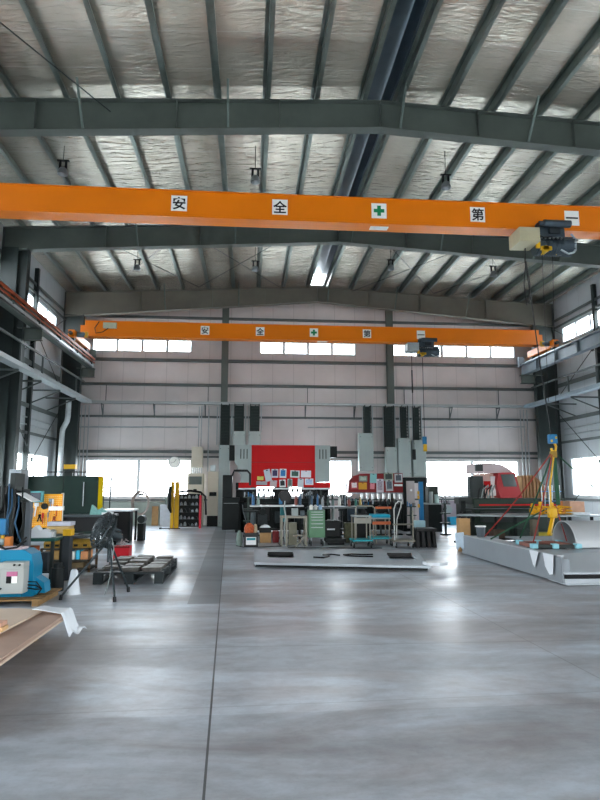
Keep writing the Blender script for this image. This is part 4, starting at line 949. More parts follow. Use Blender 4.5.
# dark machine clutter behind carts
t = thing('pallet_jack', 'dark machinery on the floor between green cabinet and carts', 'pallet jack', (2.4, 17.0, 0))
MB().box(2.1, 2.65, 16.7, 17.4, .07, .16).build('fork', M_DARK, t); MB().box(2.15, 2.6, 17.3, 17.5, .16, .62, bev=.02).build('pump_body', M_DARK, t)
MB().cyl((2.38, 17.35, .6), (2.38, 17.15, 1.0), .02).build('handle', M_LGREY, t); MB().cyl((2.2, 17.35, .07), (2.55, 17.35, .07), .07).build('wheel', M_CAST, t); MB().cyl((2.15, 16.75, .05), (2.6, 16.75, .05), .05).build('roller', M_CAST, t)
MB().box(2.2, 2.42, 17.28, 17.3, .36, .4).build('white_label', M_WHITE, t)
tag(MB().box(2.72, 3.05, 17.3, 17.6, .0, .55, bev=.01).build('parts_drum', mat('olive_bin', '4e4f38', .6, 0, .4, 12)), 'olive speckled bin behind the grey topped cart', 'bin')
tag(MB().box(3.1, 3.5, 17.7, 18.0, .0, .8, bev=.01).build('machine_cabinet', M_DARK), 'small black cabinet behind the bent tube rack', 'cabinet')
for k, x in enumerate((.12, .3, .5)):
    bottle(x, 21.5, 1.14, .3, .045, ['6a7f78', '245f55', '8f989a'][k], '%s bottle on the left end of the big press bed, %s' % (['sage', 'teal', 'grey'][k], ['outermost', 'middle', 'innermost'][k]), 'bottles on the big press bed')

# dark fixtures crowding the space between the presses and the benches
def fixture(x, y, w, h, hx, kind, label):
    t = thing('tool_stand', label, 'tool stand', (x, y, 0), 'tool stands between the presses')
    m_ = mat('c_'+hx, hx, .5, .1, .25, 9)
    MB().box(x-w/2, x+w/2, y, y+.25, 0, .04).build('foot', M_DARK, t); MB().box(x-.03, x+.03, y+.1, y+.16, .04, h).build('pole', m_, t)
    if kind == 0:
        for k in range(3): MB().box(x-w/2, x+w/2, y+.02, y+.22, h*(.35+.28*k), h*(.35+.28*k)+.03).build('tray', m_, t)
        for k in range(5): MB().cyl((x-w*.4+k*w*.2, y+.08, h*.91+.03), (x-w*.4+k*w*.2, y+.08, h*.91+.03+random.uniform(.05, .16)), .018).build('tool', random.choice([M_TOOL, M_BLACK, M_BLUE]), t)
    elif kind == 1:
        MB().box(x-w/2, x+w/2, y+.02, y+.22, h*.4, h*.75, bev=.01).build('drive_box', m_, t); MB().cyl((x, y, h*.85), (x, y+.2, h*.85), w*.35, n=16).build('wheel', M_DARK, t)
    else:
        MB().tube([(x-w/2, y+.1, h), (x, y+.08, h*.85), (x+w/2, y+.1, h*.95), (x+w*.3, y+.05, h*.5), (x-w*.3, y+.05, h*.45), (x-w*.2, y+.06, .1)], .02).build('hose', M_BLACK, t); MB().box(x-w*.3, x+w*.3, y+.06, y+.2, h*.6, h*.8, bev=.01).build('valve_block', m_, t)
for i, (x, y, w, h, hx, kd, lb) in enumerate((
    (-.05, 19.6, .3, 1.35, '3c4a45', 0, 'slate green three tray tool stand at the left end of the big press'),
    (.42, 19.8, .3, .9, '20282a', 1, 'black drive box stand left of the round fan'),
    (1.62, 19.7, .34, .95, '1c2426', 1, 'black drive box stand behind the green tool cabinet'),
    (1.95, 19.6, .3, 1.4, '22343c', 0, 'navy tray stand right behind the green tool cabinet'),
    (2.35, 19.9, .34, 1.45, '2b3634', 2, 'dark hose stand under the right grey press housing'),
    (2.7, 19.7, .32, 1.4, '39463f', 0, 'olive tray stand between the two presses, left'),
    (3.02, 19.9, .3, 1.3, '1d2626', 2, 'black hose stand between the two presses, middle'),
    (3.35, 19.6, .32, 1.2, '2a3a46', 1, 'blue black drive box stand between the two presses, right'),
    (3.75, 19.8, .4, 1.05, '262c2a', 0, 'black tray stand in front of the small red press, left'),
    (4.3, 19.7, .4, .98, '343c38', 1, 'grey black drive box stand in front of the small red press'),
    (4.85, 19.8, .36, 1.1, '20282c', 2, 'black hose stand in front of the small red press, right'),
    (5.3, 19.6, .3, 1.0, '2c3c3a', 0, 'dark teal tray stand near the beige upright cabinet'),
    (6.45, 19.6, .3, 1.1, '303a36', 0, 'dark tray stand in front of the hydraulic unit'))): fixture(x, y, w, h, hx, kd, lb)
tag(MB().tube([(1.0, 16.0, .02), (1.5, 15.8, .02), (2.2, 15.75, .02), (2.6, 15.65, .02), (3.4, 15.6, .02)], .012, n=6).build('cable', M_BLACK), 'black cable on the floor in front of the green tool cabinet', 'cable')
for k, (x, w) in enumerate(((1.9, .3), (2.35, .5), (3.05, .28))):
    tag(MB().box(x, x+w, 18.02, 18.3, .991, 1.005).build('white_strip', M_WHITE), 'white plate lying on the slate table, %s of three' % ('left', 'middle', 'right')[k], 'plate')

# ================================================================== LEFT SIDE
M_BRASS = mat('dusty_yellow', '94752c', .6, 0, .15, 10)
# green welding booth
M_CURT = mat('booth_green', '0d2a22', .55, 0, .18, 3)
t = thing('welding_booth', 'dark green welding booth screen against the left back window', 'welding screen', (-5.6, 18.85, 0))
MB().box(-6.75, -5.62, 18.8, 18.84, .1, 1.9).build('screen_panel', M_CURT, t); MB().box(-5.6, -4.47, 18.8, 18.84, .1, 1.9).build('screen_panel', M_CURT, t)
MB().tube([(-6.8, 18.84, 0), (-6.8, 18.84, 2.02), (-4.42, 18.84, 2.02), (-4.42, 18.84, 0)], .022).build('frame', M_COLD, t)
MB().tube([(-4.42, 18.84, 1.86), (-4.33, 19.3, 1.86), (-4.33, 19.3, 0)], .02).build('side_frame', M_COLD, t)
MB().cyl((-5.0, 18.77, 1.0), (-5.0, 18.77, 1.72), .015).build('handle_rod', M_GALV, t)
for k in range(6): MB().cyl((-6.5+k*.38, 18.83, 1.9), (-6.5+k*.38, 18.83, 2.0), .01, n=6).build('hook', M_GALV, t)
MB().box(-5.62, -5.6, 18.795, 18.845, .1, 1.9).build('seam_post', M_DARK, t)
t = thing('yellow_curtain', 'folded yellow safety curtain hanging at the right edge of the green booth', 'curtain', (-4.47, 18.7, 0))
pts = [(-4.55+.012*k, 18.7+(.03 if k % 2 else 0)) for k in range(12)]
MB().prism(pts+[(x, y+.012) for x, y in reversed(pts)], .78, 1.84).build('cloth', mat('curtain_yellow', 'e3d21e', .45, 0, .1), t)
MB().box(-4.56, -4.38, 18.68, 18.75, 1.84, 1.87).build('hanging_rail', M_YEL, t); MB().cyl((-4.4, 18.74, 0), (-4.4, 18.74, 1.87), .015).build('pole', M_COLD, t)
tag(MB().box(-5.72, -5.38, 19.1, 19.35, 0, 2.12, bev=.01).build('yellow_topped_cabinet', M_COLD), 'dark cabinet behind the green booth', 'cabinet')
tag(MB().box(-5.72, -5.38, 19.1, 19.35, 2.12, 2.26, bev=.01).build('toolbox', M_YEL), 'yellow box showing above the green booth top', 'box')
t = thing('wall_cabinet', 'plain grey upright cabinet left of the green booth', 'cabinet', (-6.3, 17.1, 0))
MB().box(-6.52, -6.18, 17.0, 17.5, .0, 2.05, bev=.01).build('body', mat('mid_grey_cabinet', '7d8488', .45), t); MB().box(-6.5, -6.2, 16.99, 17.0, .05, 2.0).build('door', mat('mid_grey_cabinet', '7d8488'), t)
# tables far left
def desk(x0, x1, y0, y1, z, mt, label, body=True):
    t = thing('work_table', label, 'table', ((x0+x1)/2, y0, 0))
    MB().box(x0, x1, y0, y1, z-.05, z, bev=.006).build('tabletop', mt, t)
    for x in (x0+.06, x1-.06):
        for y in (y0+.06, y1-.06): MB().box(x-.03, x+.03, y-.03, y+.03, 0, z-.05).build('leg', M_DARK, t)
    if body:
        MB().box(x0+.05, x1-.05, y0+.12, y1-.12, z-.42, z-.05).build('drawer_block', M_BLACK, t)
        MB().box(x0+.1, x1-.1, y0+.1, y1-.1, .12, .15).build('lower_shelf', M_DARK, t)
    return t
desk(-4.95, -3.62, 16.4, 17.3, .84, mat('dark_table_top', '3d4447', .35), 'black work table in front of the green booth with a teal tool on it')
desk(-4.3, -3.35, 17.7, 18.8, .93, mat('pale_table_top', 'c8ced2', .35), 'black table with pale top right of the green booth', body=False)
tag(MB().box(-4.2, -3.47, 17.9, 18.6, .0, .87, bev=.01).build('tool_chest', M_BLACK), 'black chest under the pale topped table', 'chest')
tag(MB(Matrix.Translation((-4.05, 16.8, .84))).prism([(-.22, 0), (.22, 0), (.2, .1), (.08, .18), (-.02, .12), (-.1, .2), (-.17, .26), (-.2, .1)], -.08, .08, axis='y').build('hand_press', mat('pale_teal_tool', '6fa09a', .5, 0, .2, 12)), 'pale teal hand machine on the black work table', 'tool')
tag(MB().box(-3.95, -3.7, 16.7, 17.0, .84, .9, bev=.005).build('sheet_stack', M_WHITE), 'white sheets at the right end of the black work table', 'sheets')
t = thing('machine_vice', 'dark vice machine on a block right under the pale topped table edge', 'vice', (-3.2, 18.6, 0))
MB().box(-3.3, -3.12, 18.4, 18.8, 0, .5).build('base', M_DARK, t); MB().cyl((-3.2, 18.4, .62), (-3.2, 18.75, .62), .11, n=18).build('drum', M_COLD, t); MB().box(-3.28, -3.12, 18.45, 18.75, .48, .6).build('jaw', M_LGREY, t)
# pegboard bench
t = thing('tool_board', 'yellow perforated tool board hung with hand tools', 'tool board', (-4.1, 12.55, 0))
b = MB(); b.mat(mat('pegboard_orange', 'f2a40c', .5, 0, .08)); b.box(-4.45, -3.75, 12.55, 12.58, .78, 1.44)
b.mat(mat('peg_hole', 'f7dda0', .6))
for i in range(17):
    for j in range(15): b.box(-4.42+i*.04, -4.405+i*.04, 12.546, 12.552, .82+j*.04, .835+j*.04)
b.build('board', None, t)
for x in (-4.44, -3.76): MB().box(x-.02, x+.02, 12.58, 12.62, 0, 1.46).build('post', M_WHITE if x > -4 else M_COLD, t)
def hung(x, z, kind, m_, label):
    o = MB()
    if kind == 's': o.cyl((x, 12.52, z), (x, 12.52, z+.12), .008).cyl((x, 12.52, z+.12), (x, 12.52, z+.22), .016)
    if kind == 'w': o.bar((x, 12.52, z), (x+.03, 12.52, z+.24), .02, .03, up=(0, 1, 0)).box(x-.015, x+.07, 12.51, 12.53, z+.2, z+.27)
    if kind == 'p': o.bar((x-.04, 12.52, z), (x, 12.52, z+.12), .02, .02, up=(0, 1, 0)).bar((x+.04, 12.52, z), (x, 12.52, z+.12), .02, .02, up=(0, 1, 0)).cyl((x, 12.51, z+.12), (x, 12.54, z+.12), .025)
    if kind == 'r': o.cyl((x, 12.5, z+.1), (x, 12.54, z+.1), .06, n=18)
    o.bar((x, 12.5, z+.18), (x, 12.56, z+.18), .01, .01)
    tag(o.build({'s': 'screwdriver', 'w': 'spanner', 'p': 'pliers', 'r': 'tape_roll'}[kind], m_), label, 'hand tool', 'tools on the yellow board')
hung(-4.3, .95, 's', M_TOOL, 'leftmost screwdriver on the yellow tool board, under the monitor'); hung(-4.26, 1.0, 'w', M_WHITE, 'white spanner on the yellow board')
hung(-4.16, .9, 'p', M_DARK, 'dark pliers in the middle of the yellow board'); hung(-4.08, 1.1, 'r', M_DARK, 'dark tape roll on the yellow board')
hung(-4.1, .85, 's', M_RED, 'red handled screwdriver low on the yellow board'); hung(-3.98, 1.08, 'w', M_TOOL, 'long steel spanner right of the tape roll')
hung(-3.92, 1.12, 's', M_WHITE, 'white driver at the upper right of the yellow board'); hung(-3.84, 1.0, 's', M_RED, 'rightmost red driver on the yellow board'); hung(-3.88, .86, 'p', M_ORED, 'orange pliers low at the right of the yellow board')
hung(-4.37, .86, 'p', M_DARK, 'dark pliers low at the left of the yellow board'); hung(-4.0, .86, 's', M_TOOL, 'short steel driver low on the yellow board')
tag(MB().box(-3.98, -3.7, 12.46, 12.54, 1.12, 1.2).build('name_card', M_PLATE), 'blank white card at the right side of the yellow board', 'card')
t = thing('display_monitor', 'small monitor with teal frame above the yellow tool board', 'monitor', (-4.25, 12.45, 1.24))
MB().box(-4.42, -4.1, 12.42, 12.54, 1.28, 1.5, bev=.01).build('housing', mat('teal_bezel', '4f9aa0', .45), t); MB().box(-4.39, -4.13, 12.41, 12.42, 1.31, 1.47).build('screen', mat('screen_dark', '182838', .2), t)
# teal green bench and shelf rack
t = thing('shelf_rack', 'low dark rack loaded with cartons and tools, left of the tripod fan', 'rack', (-3.45, 12.2, 0))
for x in (-3.88, -3.0):
    for y in (11.9, 12.45): MB().box(x-.02, x+.02, y-.02, y+.02, 0, .44).build('post', mat('rusty_post', '5a4632', .6, .2, .2), t)
for z in (.04, .2, .41): MB().box(-3.9, -2.98, 11.88, 12.47, z, z+.03).build('shelf', mat('rack_shelf', '3b3a34', .5, .3, .2, 8), t)
def bx(x0, x1, y0, y1, z0, z1, hx, name, label, cat, var=.12):
    return tag(MB().box(x0, x1, y0, y1, z0, z1, bev=.006).build(name, mat('c_'+hx, hx, .65, 0, var, 7)), label, cat)
bx(-3.82, -3.45, 11.92, 12.3, .23, .40, '9c7a44', 'cardboard_box', 'tan carton on the upper shelf of the low dark rack', 'box')
bx(-3.4, -3.35, 11.92, 12.2, .23, .39, '2f7fb0', 'binder', 'blue binder upright in the low dark rack, left', 'binder'); bx(-3.33, -3.28, 11.92, 12.2, .23, .38, 'd8d8d0', 'binder', 'white binder upright in the low dark rack', 'binder')
bx(-3.26, -3.19, 11.92, 12.2, .23, .40, '3fb0d0', 'binder', 'cyan binder upright in the low dark rack, right', 'binder'); bx(-3.17, -3.04, 11.92, 12.3, .23, .38, 'c88a5c', 'carton', 'orange tan carton at the right end of the low rack', 'box')
bx(-3.8, -3.5, 11.95, 12.35, .07, .18, '4a3a2a', 'parts_box', 'dark brown box on the bottom shelf of the low rack, left', 'box'); bx(-3.4, -3.1, 11.95, 12.35, .07, .17, '6a5a3e', 'parts_box', 'olive brown box on the bottom shelf of the low rack, right', 'box')
# rows of yellow bins on top of rack, metal sheets above them
for k in range(5):
    t = thing('parts_bin', 'dusty yellow parts bin on the low rack top, %s from the left' % ORD[k], 'bin', (-3.78+k*.17, 12.15, .44), 'yellow bins on the low rack')
    MB().prism([(11.95, .44), (12.3, .44), (12.3, .59), (12.05, .59), (11.92, .53)], -3.86+k*.172, -3.86+k*.172+.16, axis='x').build('bin_body', M_BRASS, t)
    MB().box(-3.82+k*.172, -3.75+k*.172, 11.915, 11.925, .47, .51).build('bin_label', M_DARK, t)
tag(MB(Matrix.Translation((-3.45, 12.1, .61)) @ Matrix.Rotation(-.03, 4, 'Y')).box(-.45, .5, -.15, .25, 0, .03).box(-.3, .45, -.2, .2, .03, .055).box(-.42, .2, -.1, .24, .055, .08).build('metal_sheets', mat('dark_scrap_metal', '555a5c', .35, .6, .35, 12)), 'stack of dark flat metal pieces lying on the yellow bins', 'metal sheets')
bx(-3.85, -3.42, 12.0, 12.3, .70, .84, 'b89a62', 'cardboard_box', 'open carton with loose parts below the yellow tool board', 'box')
bx(-3.84, -3.4, 12.0, 12.3, .845, .92, 'b7b9c4', 'paper_stack', 'pale grey paper pile above the open carton', 'paper')
t = thing('work_bench', 'small bench with dark green top next to the blue welder', 'bench', (-3.55, 10.8, 0))
MB().box(-4.1, -3.25, 10.6, 11.2, .68, .73, bev=.005).build('benchtop', mat('bench_green', '24564e', .45, 0, .15), t)
for x in (-4.05, -3.3):
    for y in (10.65, 11.15): MB().box(x-.025, x+.025, y-.025, y+.025, 0, .68).build('leg', M_COLD, t)
MB().box(-4.0, -3.35, 10.7, 11.1, .15, .18).build('lower_shelf', M_COLD, t)
bx(-4.0, -3.86, 10.7, 10.95, .73, .93, 'c8ccd0', 'metal_tin', 'shiny upright tin on the green bench, left', 'tin'); bx(-3.84, -3.74, 10.7, 10.9, .73, .9, '1a2a6a', 'spray_can', 'navy can on the green bench', 'can')
tag(MB(Matrix.Translation((-3.55, 10.85, .73))).prism([(-.18, 0), (.18, 0), (.2, .08), (.06, .14), (.0, .1), (-.08, .2), (-.17, .12)], -.1, .1, axis='y').build('plastic_bag', M_PLAS), 'crumpled white bag on the green bench', 'bag')
tag(MB(Matrix.Translation((-3.38, 10.9, .73))).lathe([(.05, 0), (.06, .1), (.02, .13), (.001, .13)], 12).build('cup', M_GALV), 'grey cup at the right edge of the green bench', 'cup')
for k, (x, z, hx, nm) in enumerate(((-3.9, .18, '2a4030', 'dark green'), (-3.7, .18, 'b05a28', 'orange'), (-3.48, .18, '333a40', 'charcoal'))):
    bx(x-.08, x+.08, 10.75, 11.0, .18, .18+(.34, .4, .3)[k], hx, 'equipment_case', '%s case on the lower shelf of the green bench' % nm, 'case', .25)
bx(-3.2, -3.08, 10.85, 11.05, 0, .74, '2c3236', 'machine_post', 'charcoal upright post right of the green bench', 'post'); bx(-3.2, -3.06, 10.84, 11.04, .75, .86, 'd9a81c', 'junction_box', 'yellow box on the charcoal upright post', 'box')

# tripod fan
t = thing('tripod_fan', 'round black industrial fan on a tripod left of the pallet', 'fan', (-2.12, 9.2, 0))
M_FANM = mat('fan_dark_metal', '30383b', .4, .5, .1)
A = Vector((-2.11, 9.2, .98))
for fx, fy in ((-2.66, 9.07), (-1.86, 8.86), (-1.83, 9.66)):
    l = MB().cyl((-2.05+(fx+2.05)*.08, 9.2+(fy-9.2)*.08, .76), (fx, fy, .04), .016, n=10).build('leg', M_FANM, t)
    MB().cyl((fx-(fx+2.1)*.02, fy, .07), (fx, fy, 0), .024, n=10).build('rubber_foot', M_CAST, l)
MB().cyl((-2.05, 9.2, .5), (-2.05, 9.2, .92), .02, n=10).cyl((-2.05, 9.2, .7), (-2.05, 9.2, .8), .035, n=12).build('mast', M_FANM, t)
Rf = Matrix.Translation((-2.17, 9.2, .97)) @ Matrix.Rotation(math.radians(-58), 4, 'Z') @ Matrix.Rotation(math.radians(-24), 4, 'X')
g = MB(Rf)
for rr, yy in ((.26, 0), (.26, .08), (.22, -.04), (.18, -.06), (.14, -.075), (.1, -.08), (.06, -.085), (.21, .12), (.16, .14), (.11, .15)):
    g.tube([(rr*math.cos(a*math.pi/14), yy, rr*math.sin(a*math.pi/14)) for a in range(28)], (.008 if rr < .25 else .014), n=6, closed=True)
for k in range(28):
    a = 2*math.pi*k/28; c_, s_ = math.cos(a), math.sin(a)
    g.tube([(.04*c_, -.09, .04*s_), (.14*c_, -.075, .14*s_), (.2*c_, -.05, .2*s_), (.25*c_, 0, .25*s_), (.25*c_, .08, .25*s_), (.19*c_, .13, .19*s_), (.08*c_, .15, .08*s_)], .006, n=5)
g.build('cage', M_FANM, t)
bl = MB(Rf)
for k in range(4):
    a = k*math.pi/2; R = Matrix.Rotation(a, 4, 'Y') @ Matrix.Rotation(.5, 4, 'Z')
    bl.prism([(.03, -.03), (.1, -.07), (.22, -.06), (.22, .05), (.1, .05), (.03, .03)], .03, .036, M=R, axis='y')
bl.cyl((0, -.02, 0), (0, .06, 0), .05, n=16); bl.build('blades', M_COLD, t)
MB(Rf).cyl((0, .1, 0), (0, .3, 0), .075, n=18).cyl((0, .3, 0), (0, .33, 0), .06, n=18).box(-.03, .03, .12, .28, .07, .1).build('motor', M_FANM, t)
MB(Rf).box(-.04, .04, .14, .22, -.22, -.07).build('bracket', M_FANM, t)
MB().tube([(-2.05, 9.25, .95), (-1.98, 9.22, .7), (-2.0, 9.22, .45), (-2.04, 9.24, .2), (-2.1, 9.3, .02)], .006).build('power_cord', M_LGREY, t)

# red bin, pallet with plates
t = thing('scrap_bin', 'red square bin filled with metal offcuts behind the black pallet', 'bin', (-2.72, 13.5, 0))
b = MB(); b.prism([(-2.86, 13.4), (-2.58, 13.4), (-2.58, 13.7), (-2.86, 13.7)], 0, .02); b.box(-2.88, -2.56, 13.38, 13.40, 0, .32).box(-2.88, -2.56, 13.7, 13.72, 0, .32).box(-2.88, -2.86, 13.4, 13.7, 0, .32).box(-2.58, -2.56, 13.4, 13.7, 0, .32); b.build('body', mat('bin_red', 'c41c2a', .45, 0, .08), t)
MB().box(-2.895, -2.545, 13.365, 13.38, .29, .33).build('rim', M_REDD, t)
o = MB()
for k in range(46):
    x, y = random.uniform(-2.8, -2.64), random.uniform(13.46, 13.64); z = random.uniform(.2, .46)
    o.bar((x, y, z), (x+random.uniform(-.05, .05), y+random.uniform(-.05, .05), z+random.uniform(-.02, .05)), .03, .008)
o.box(-2.84, -2.6, 13.42, 13.68, .02, .25)
tag(o.build('metal_offcuts', mat('pale_offcuts', 'a49a98', .4, .4, .4, 30)), 'heap of small metal offcuts in the red bin', 'offcuts', kind='stuff')
t = thing('pallet', 'black plastic pallet on the floor right of the tripod fan', 'pallet', (-1.98, 11.2, 0))
M_PAL = mat('black_plastic', '1b2426', .5, 0, .15)
for k in range(7): MB().box(-2.55, -1.42, 10.4+k*.3, 10.6+k*.3, .16, .19).build('deck_board', M_PAL, t)
for k, x in enumerate((-2.55, -2.04, -1.56)):
    MB().box(x, x+.14, 10.4, 12.4, .0, .03).build('runner', M_PAL, t)
    for y in (10.4, 11.32, 12.25): MB().box(x, x+.14, y, y+.15, .03, .16).build('block', M_PAL, t)
M_ST = mat('cut_steel_part', '57544f', .5, .2, .3, 14)
for i in range(3):
    for j in range(5):
        n = random.choice((2, 3, 4)); x = -2.5+i*.36; y = 10.45+j*.38
        if i == 0 and j == 0: continue
        o = MB(Matrix.Translation((x+.16, y+.15, .192)))
        for q in range(n):
            R = Matrix.Rotation(random.uniform(-.05, .05), 4, 'Z')
            o.prism([(-.15, -.14), (.15, -.14), (.15, .05), (.06, .14), (-.15, .14)], q*.022, q*.022+.018, M=R)
        tag(o.build('steel_part_stack', M_ST), 'pile of cut steel plates on the black pallet, %s row from the front, %s column' % (ORD[j], ('left', 'middle', 'right')[i]), 'steel plates', 'plate piles on the black pallet')

# blue welding power unit on a wooden pallet
t = thing('wooden_pallet', 'rough wooden pallet under the blue welding machine at the left edge', 'pallet', (-3.4, 9.1, 0))
for k in range(6): MB().box(-4.2, -2.78, 8.62+k*.16, 8.75+k*.16, .07, .09).build('deck_board', M_WOOD, t)
for x in (-4.15, -3.5, -2.9): MB().box(x, x+.08, 8.62, 9.5, 0, .07).build('bearer', M_WOOD, t)
M_BLU = mat('bright_blue_paint', '0a7da2', .38, 0, .07, 2)
t = thing('welding_machine', 'bright blue welding machine with a grey control box at the left edge', 'welding machine', (-3.5, 8.9, .09))
MB().prism([(-4.3, .09), (-2.98, .09), (-2.98, .5), (-3.02, .66), (-3.12, .72), (-4.3, .72)], 8.85, 9.22, axis='y').build('body', M_BLU, t)
MB().prism([(-2.98, .12), (-2.84, .12), (-2.86, .26), (-2.98, .34)], 8.95, 9.2, axis='y').build('foot_plate', M_BLU, t)
MB().box(-4.3, -3.1, 8.78, 8.85, .1, .15).build('skirt', M_BLU, t)
cb = MB().box(-3.95, -3.02, 8.6, 8.8, .17, .5, bev=.008).build('control_box', mat('control_grey', 'a6a9a4', .5, 0, .05), t)
MB().box(-3.34, -3.02, 8.58, 8.8, .5, .58, bev=.008).build('switch_box', mat('control_grey', 'a6a9a4'), t)
l = MB().box(-3.24, -3.1, 8.59, 8.6, .4, .46).build('pink_label', mat('label_pink', 'b86a8c', .5), cb); MB().box(-3.24, -3.18, 8.588, 8.6, .31, .4).build('black_label', M_BLACK, cb); MB().box(-3.17, -3.1, 8.59, 8.6, .31, .4).build('white_label', M_PLATE, cb)
for x, z, mm in ((-3.36, .41, M_GALV), (-3.38, .32, M_BLACK), (-3.4, .24, M_GALV), (-3.31, .24, M_BLACK)): MB().cyl((x, 8.57, z), (x, 8.6, z), .015, n=12).build('knob', mm, cb)
for x in (-3.14, -3.07): MB().cyl((x, 8.56, .55), (x, 8.58, .55), .014, n=10).build('push_button', M_BLACK, cb)
MB().box(-3.9, -3.6, 8.62, 8.8, .5, .66, bev=.005).build('pale_box', M_CREAM, t); MB().box(-3.5, -3.15, 8.86, 9.1, .72, .75, bev=.005).build('tray', mat('pink_white_tray', 'd8c4c8', .5), t)
for k in range(3): MB().tube([(-3.04, 8.78, .3-.04*k), (-2.9, 8.76, .3-.05*k), (-2.84, 8.8, .2), (-2.9, 8.82, .12)], .009).build('cable', M_BLACK, t)
for k in range(2): MB().tube([(-3.5+.05*k, 8.84, .78), (-3.35, 8.78, .74), (-3.2, 8.8, .76), (-3.12, 8.9, .84+.05*k)], .014).build('looped_cable', M_BLACK, t)
# dark spot welding machine above/behind with hoses
t = thing('spot_welder', 'dark upright machine draped with hoses above the blue welding machine', 'machine', (-3.6, 10.0, 0))
MB().box(-4.5, -3.62, 9.75, 10.4, 0, 1.55, bev=.02).build('body', M_DARK, t)
MB().box(-3.7, -3.62, 9.7, 10.1, .3, 1.8, bev=.01).build('column', M_COLD, t)
MB().box(-4.4, -3.7, 9.6, 9.75, 1.2, 1.6, bev=.02).build('head', M_BLACK, t); MB().box(-3.46, -3.38, 9.75, 9.85, .0, 1.42, bev=.01).build('arm', mat('slate_arm', '545a60', .45), t)
MB().box(-3.7, -3.42, 9.75, 9.9, 1.35, 1.43).build('bracket', M_COLD, t)
for k in range(14):
    a = random.uniform(-.1, .1); x0 = -4.1+k*.05
    MB().tube([(x0, 9.55, 1.55+a), (x0+.05, 9.45, 1.3), (x0+random.uniform(-.1, .12), 9.42, 1.05), (x0+random.uniform(-.1, .1), 9.45, .8), (x0+.1, 9.55, .7)], random.uniform(.01, .02)).build('hose', random.choice([M_BLACK, M_DARK, mat('blue_hose', '234a66'), M_COLD, M_BLACK]), t)
MB().box(-3.72, -3.6, 9.4, 9.52, .88, 1.12, bev=.02).build('blue_handle', M_BLUE, t); MB().cyl((-3.66, 9.46, .7), (-3.66, 9.46, .88), .03).build('yellow_nozzle', M_YEL, t)
MB().box(-3.6, -3.5, 9.36, 9.48, .7, .86, bev=.02).build('orange_grip', mat('grip_orange', 'c8742c', .5), t); MB().cyl((-3.7, 9.4, .78), (-3.6, 9.4, .78), .05).build('clamp', M_LGREY, t)
tag(MB(Matrix.Translation((-3.42, 9.72, 1.43)) @ Matrix.Rotation(.5, 4, 'Y')).box(-.12, .14, -.2, .15, 0, .012).build('tilted_sheet', M_WHITE), 'white sheet tilted on the dark machine arm at left', 'sheet')
tag(MB(Matrix.Translation((-2.62, 9.55, 0))).lathe([(.11, 0), (.1, .02), (.05, .34), (.03, .36), (.001, .36)], 16).build('plastic_cone', M_PLAS), 'white plastic cone on the floor beside the blue welding machine', 'cone')
tag(MB(Matrix.Translation((-2.95, 9.85, 0))).cyl((0, 0, 0), (0, 0, .35), .1).cyl((0, 0, .35), (0, 0, .42), .07).build('oil_can', M_DARK), 'dark can behind the white plastic cone', 'can')

# plywood sheets on timber at lower left
t = thing('pallet', 'timber bearers and boards under the brown sheets at the lower left', 'pallet', (-3.2, 5.8, 0))
for y in (4.5, 5.6, 6.7): MB().box(-4.4, -2.2, y, y+.1, .0, .11).build('bearer', M_WOOD, t)
for x in (-4.3, -3.4, -2.32): MB().box(x, x+.1, 4.4, 7.1, .11, .19).build('stringer', M_WOOD, t)
M_PLY = mat('brown_board_sheet', 'a98e7e', .6, 0, .08, 2); M_PLY2 = mat('pale_board_edge', 'c4b09c', .6, 0, .06, 2)
for k in range(3):
    M = Matrix.Translation((-3.2, 5.8, .19+k*.02)) @ Matrix.Rotation(math.radians((0, .4, -.3)[k]), 4, 'Z')
    tag(MB(M).box(-1.25, 1.25, -1.6, 1.3, 0, .018).build('board_sheet', [M_PLY2, M_PLY, M_PLY][k]), 'large brown board sheet at lower left, %s of the three full sheets' % ('lowest', 'middle', 'uppermost')[k], 'board sheet')
tag(MB().prism([(-4.4, 4.4), (-2.95, 4.4), (-2.28, 5.92), (-2.22, 6.95), (-2.5, 7.08), (-4.4, 7.08)], .252, .272).build('board_sheet', M_PLY2), 'loose pale brown sheet with a slanted edge on top of the board stack', 'board sheet')
t = thing('timber_block', 'short pale timber blocks lying on the brown sheets at the left edge', 'timber', (-2.5, 6.0, .272))
MB().box(-2.95, -2.25, 5.95, 6.1, .272, .31, bev=.004).build('block', mat('pale_timber', 'd0a878', .7, 0, .1, 10), t); MB().box(-2.95, -2.27, 5.97, 6.12, .312, .35, bev=.004).build('upper_block', mat('pink_timber', 'c89c84', .7, 0, .1, 10), t)
# draped plastic: a small cloth grid
def drape(name, label, cat, m, corners, fn, n=14):
    a, b, c, d = [Vector(p) for p in corners]; vs = []; fs = []
    for i in range(n+1):
        for j in range(n+1):
            u, v = i/n, j/n; p = a*(1-u)*(1-v)+b*u*(1-v)+c*u*v+d*(1-u)*v
            vs.append(fn(p, u, v))
    for i in range(n):
        for j in range(n): fs.append((i*(n+1)+j, (i+1)*(n+1)+j, (i+1)*(n+1)+j+1, i*(n+1)+j+1))
    o = MB().add(vs, fs, None, True).build(name, m); sm = o.modifiers.new('thick', 'SOLIDIFY'); sm.thickness = .004; tag(o, label, cat); return o
def dr1(p, u, v):
    x, y = p.x, p.y; e = -1.95; z = .285+.015*math.sin(9*x+5*y)
    if x > e: k = x-e; z = max(.03+.05*math.sin(y*13+x*8)**2, .285-k*2.6); 
    return (x, y+.03*math.sin(7*x), z)
drape('plastic_sheet', 'white plastic sheet draped over the far corner of the brown boards', 'plastic sheet', M_PLAS, [(-2.3, 6.85, 0), (-1.86, 6.72, 0), (-1.78, 7.1, 0), (-2.25, 7.1, 0)], dr1, 18)

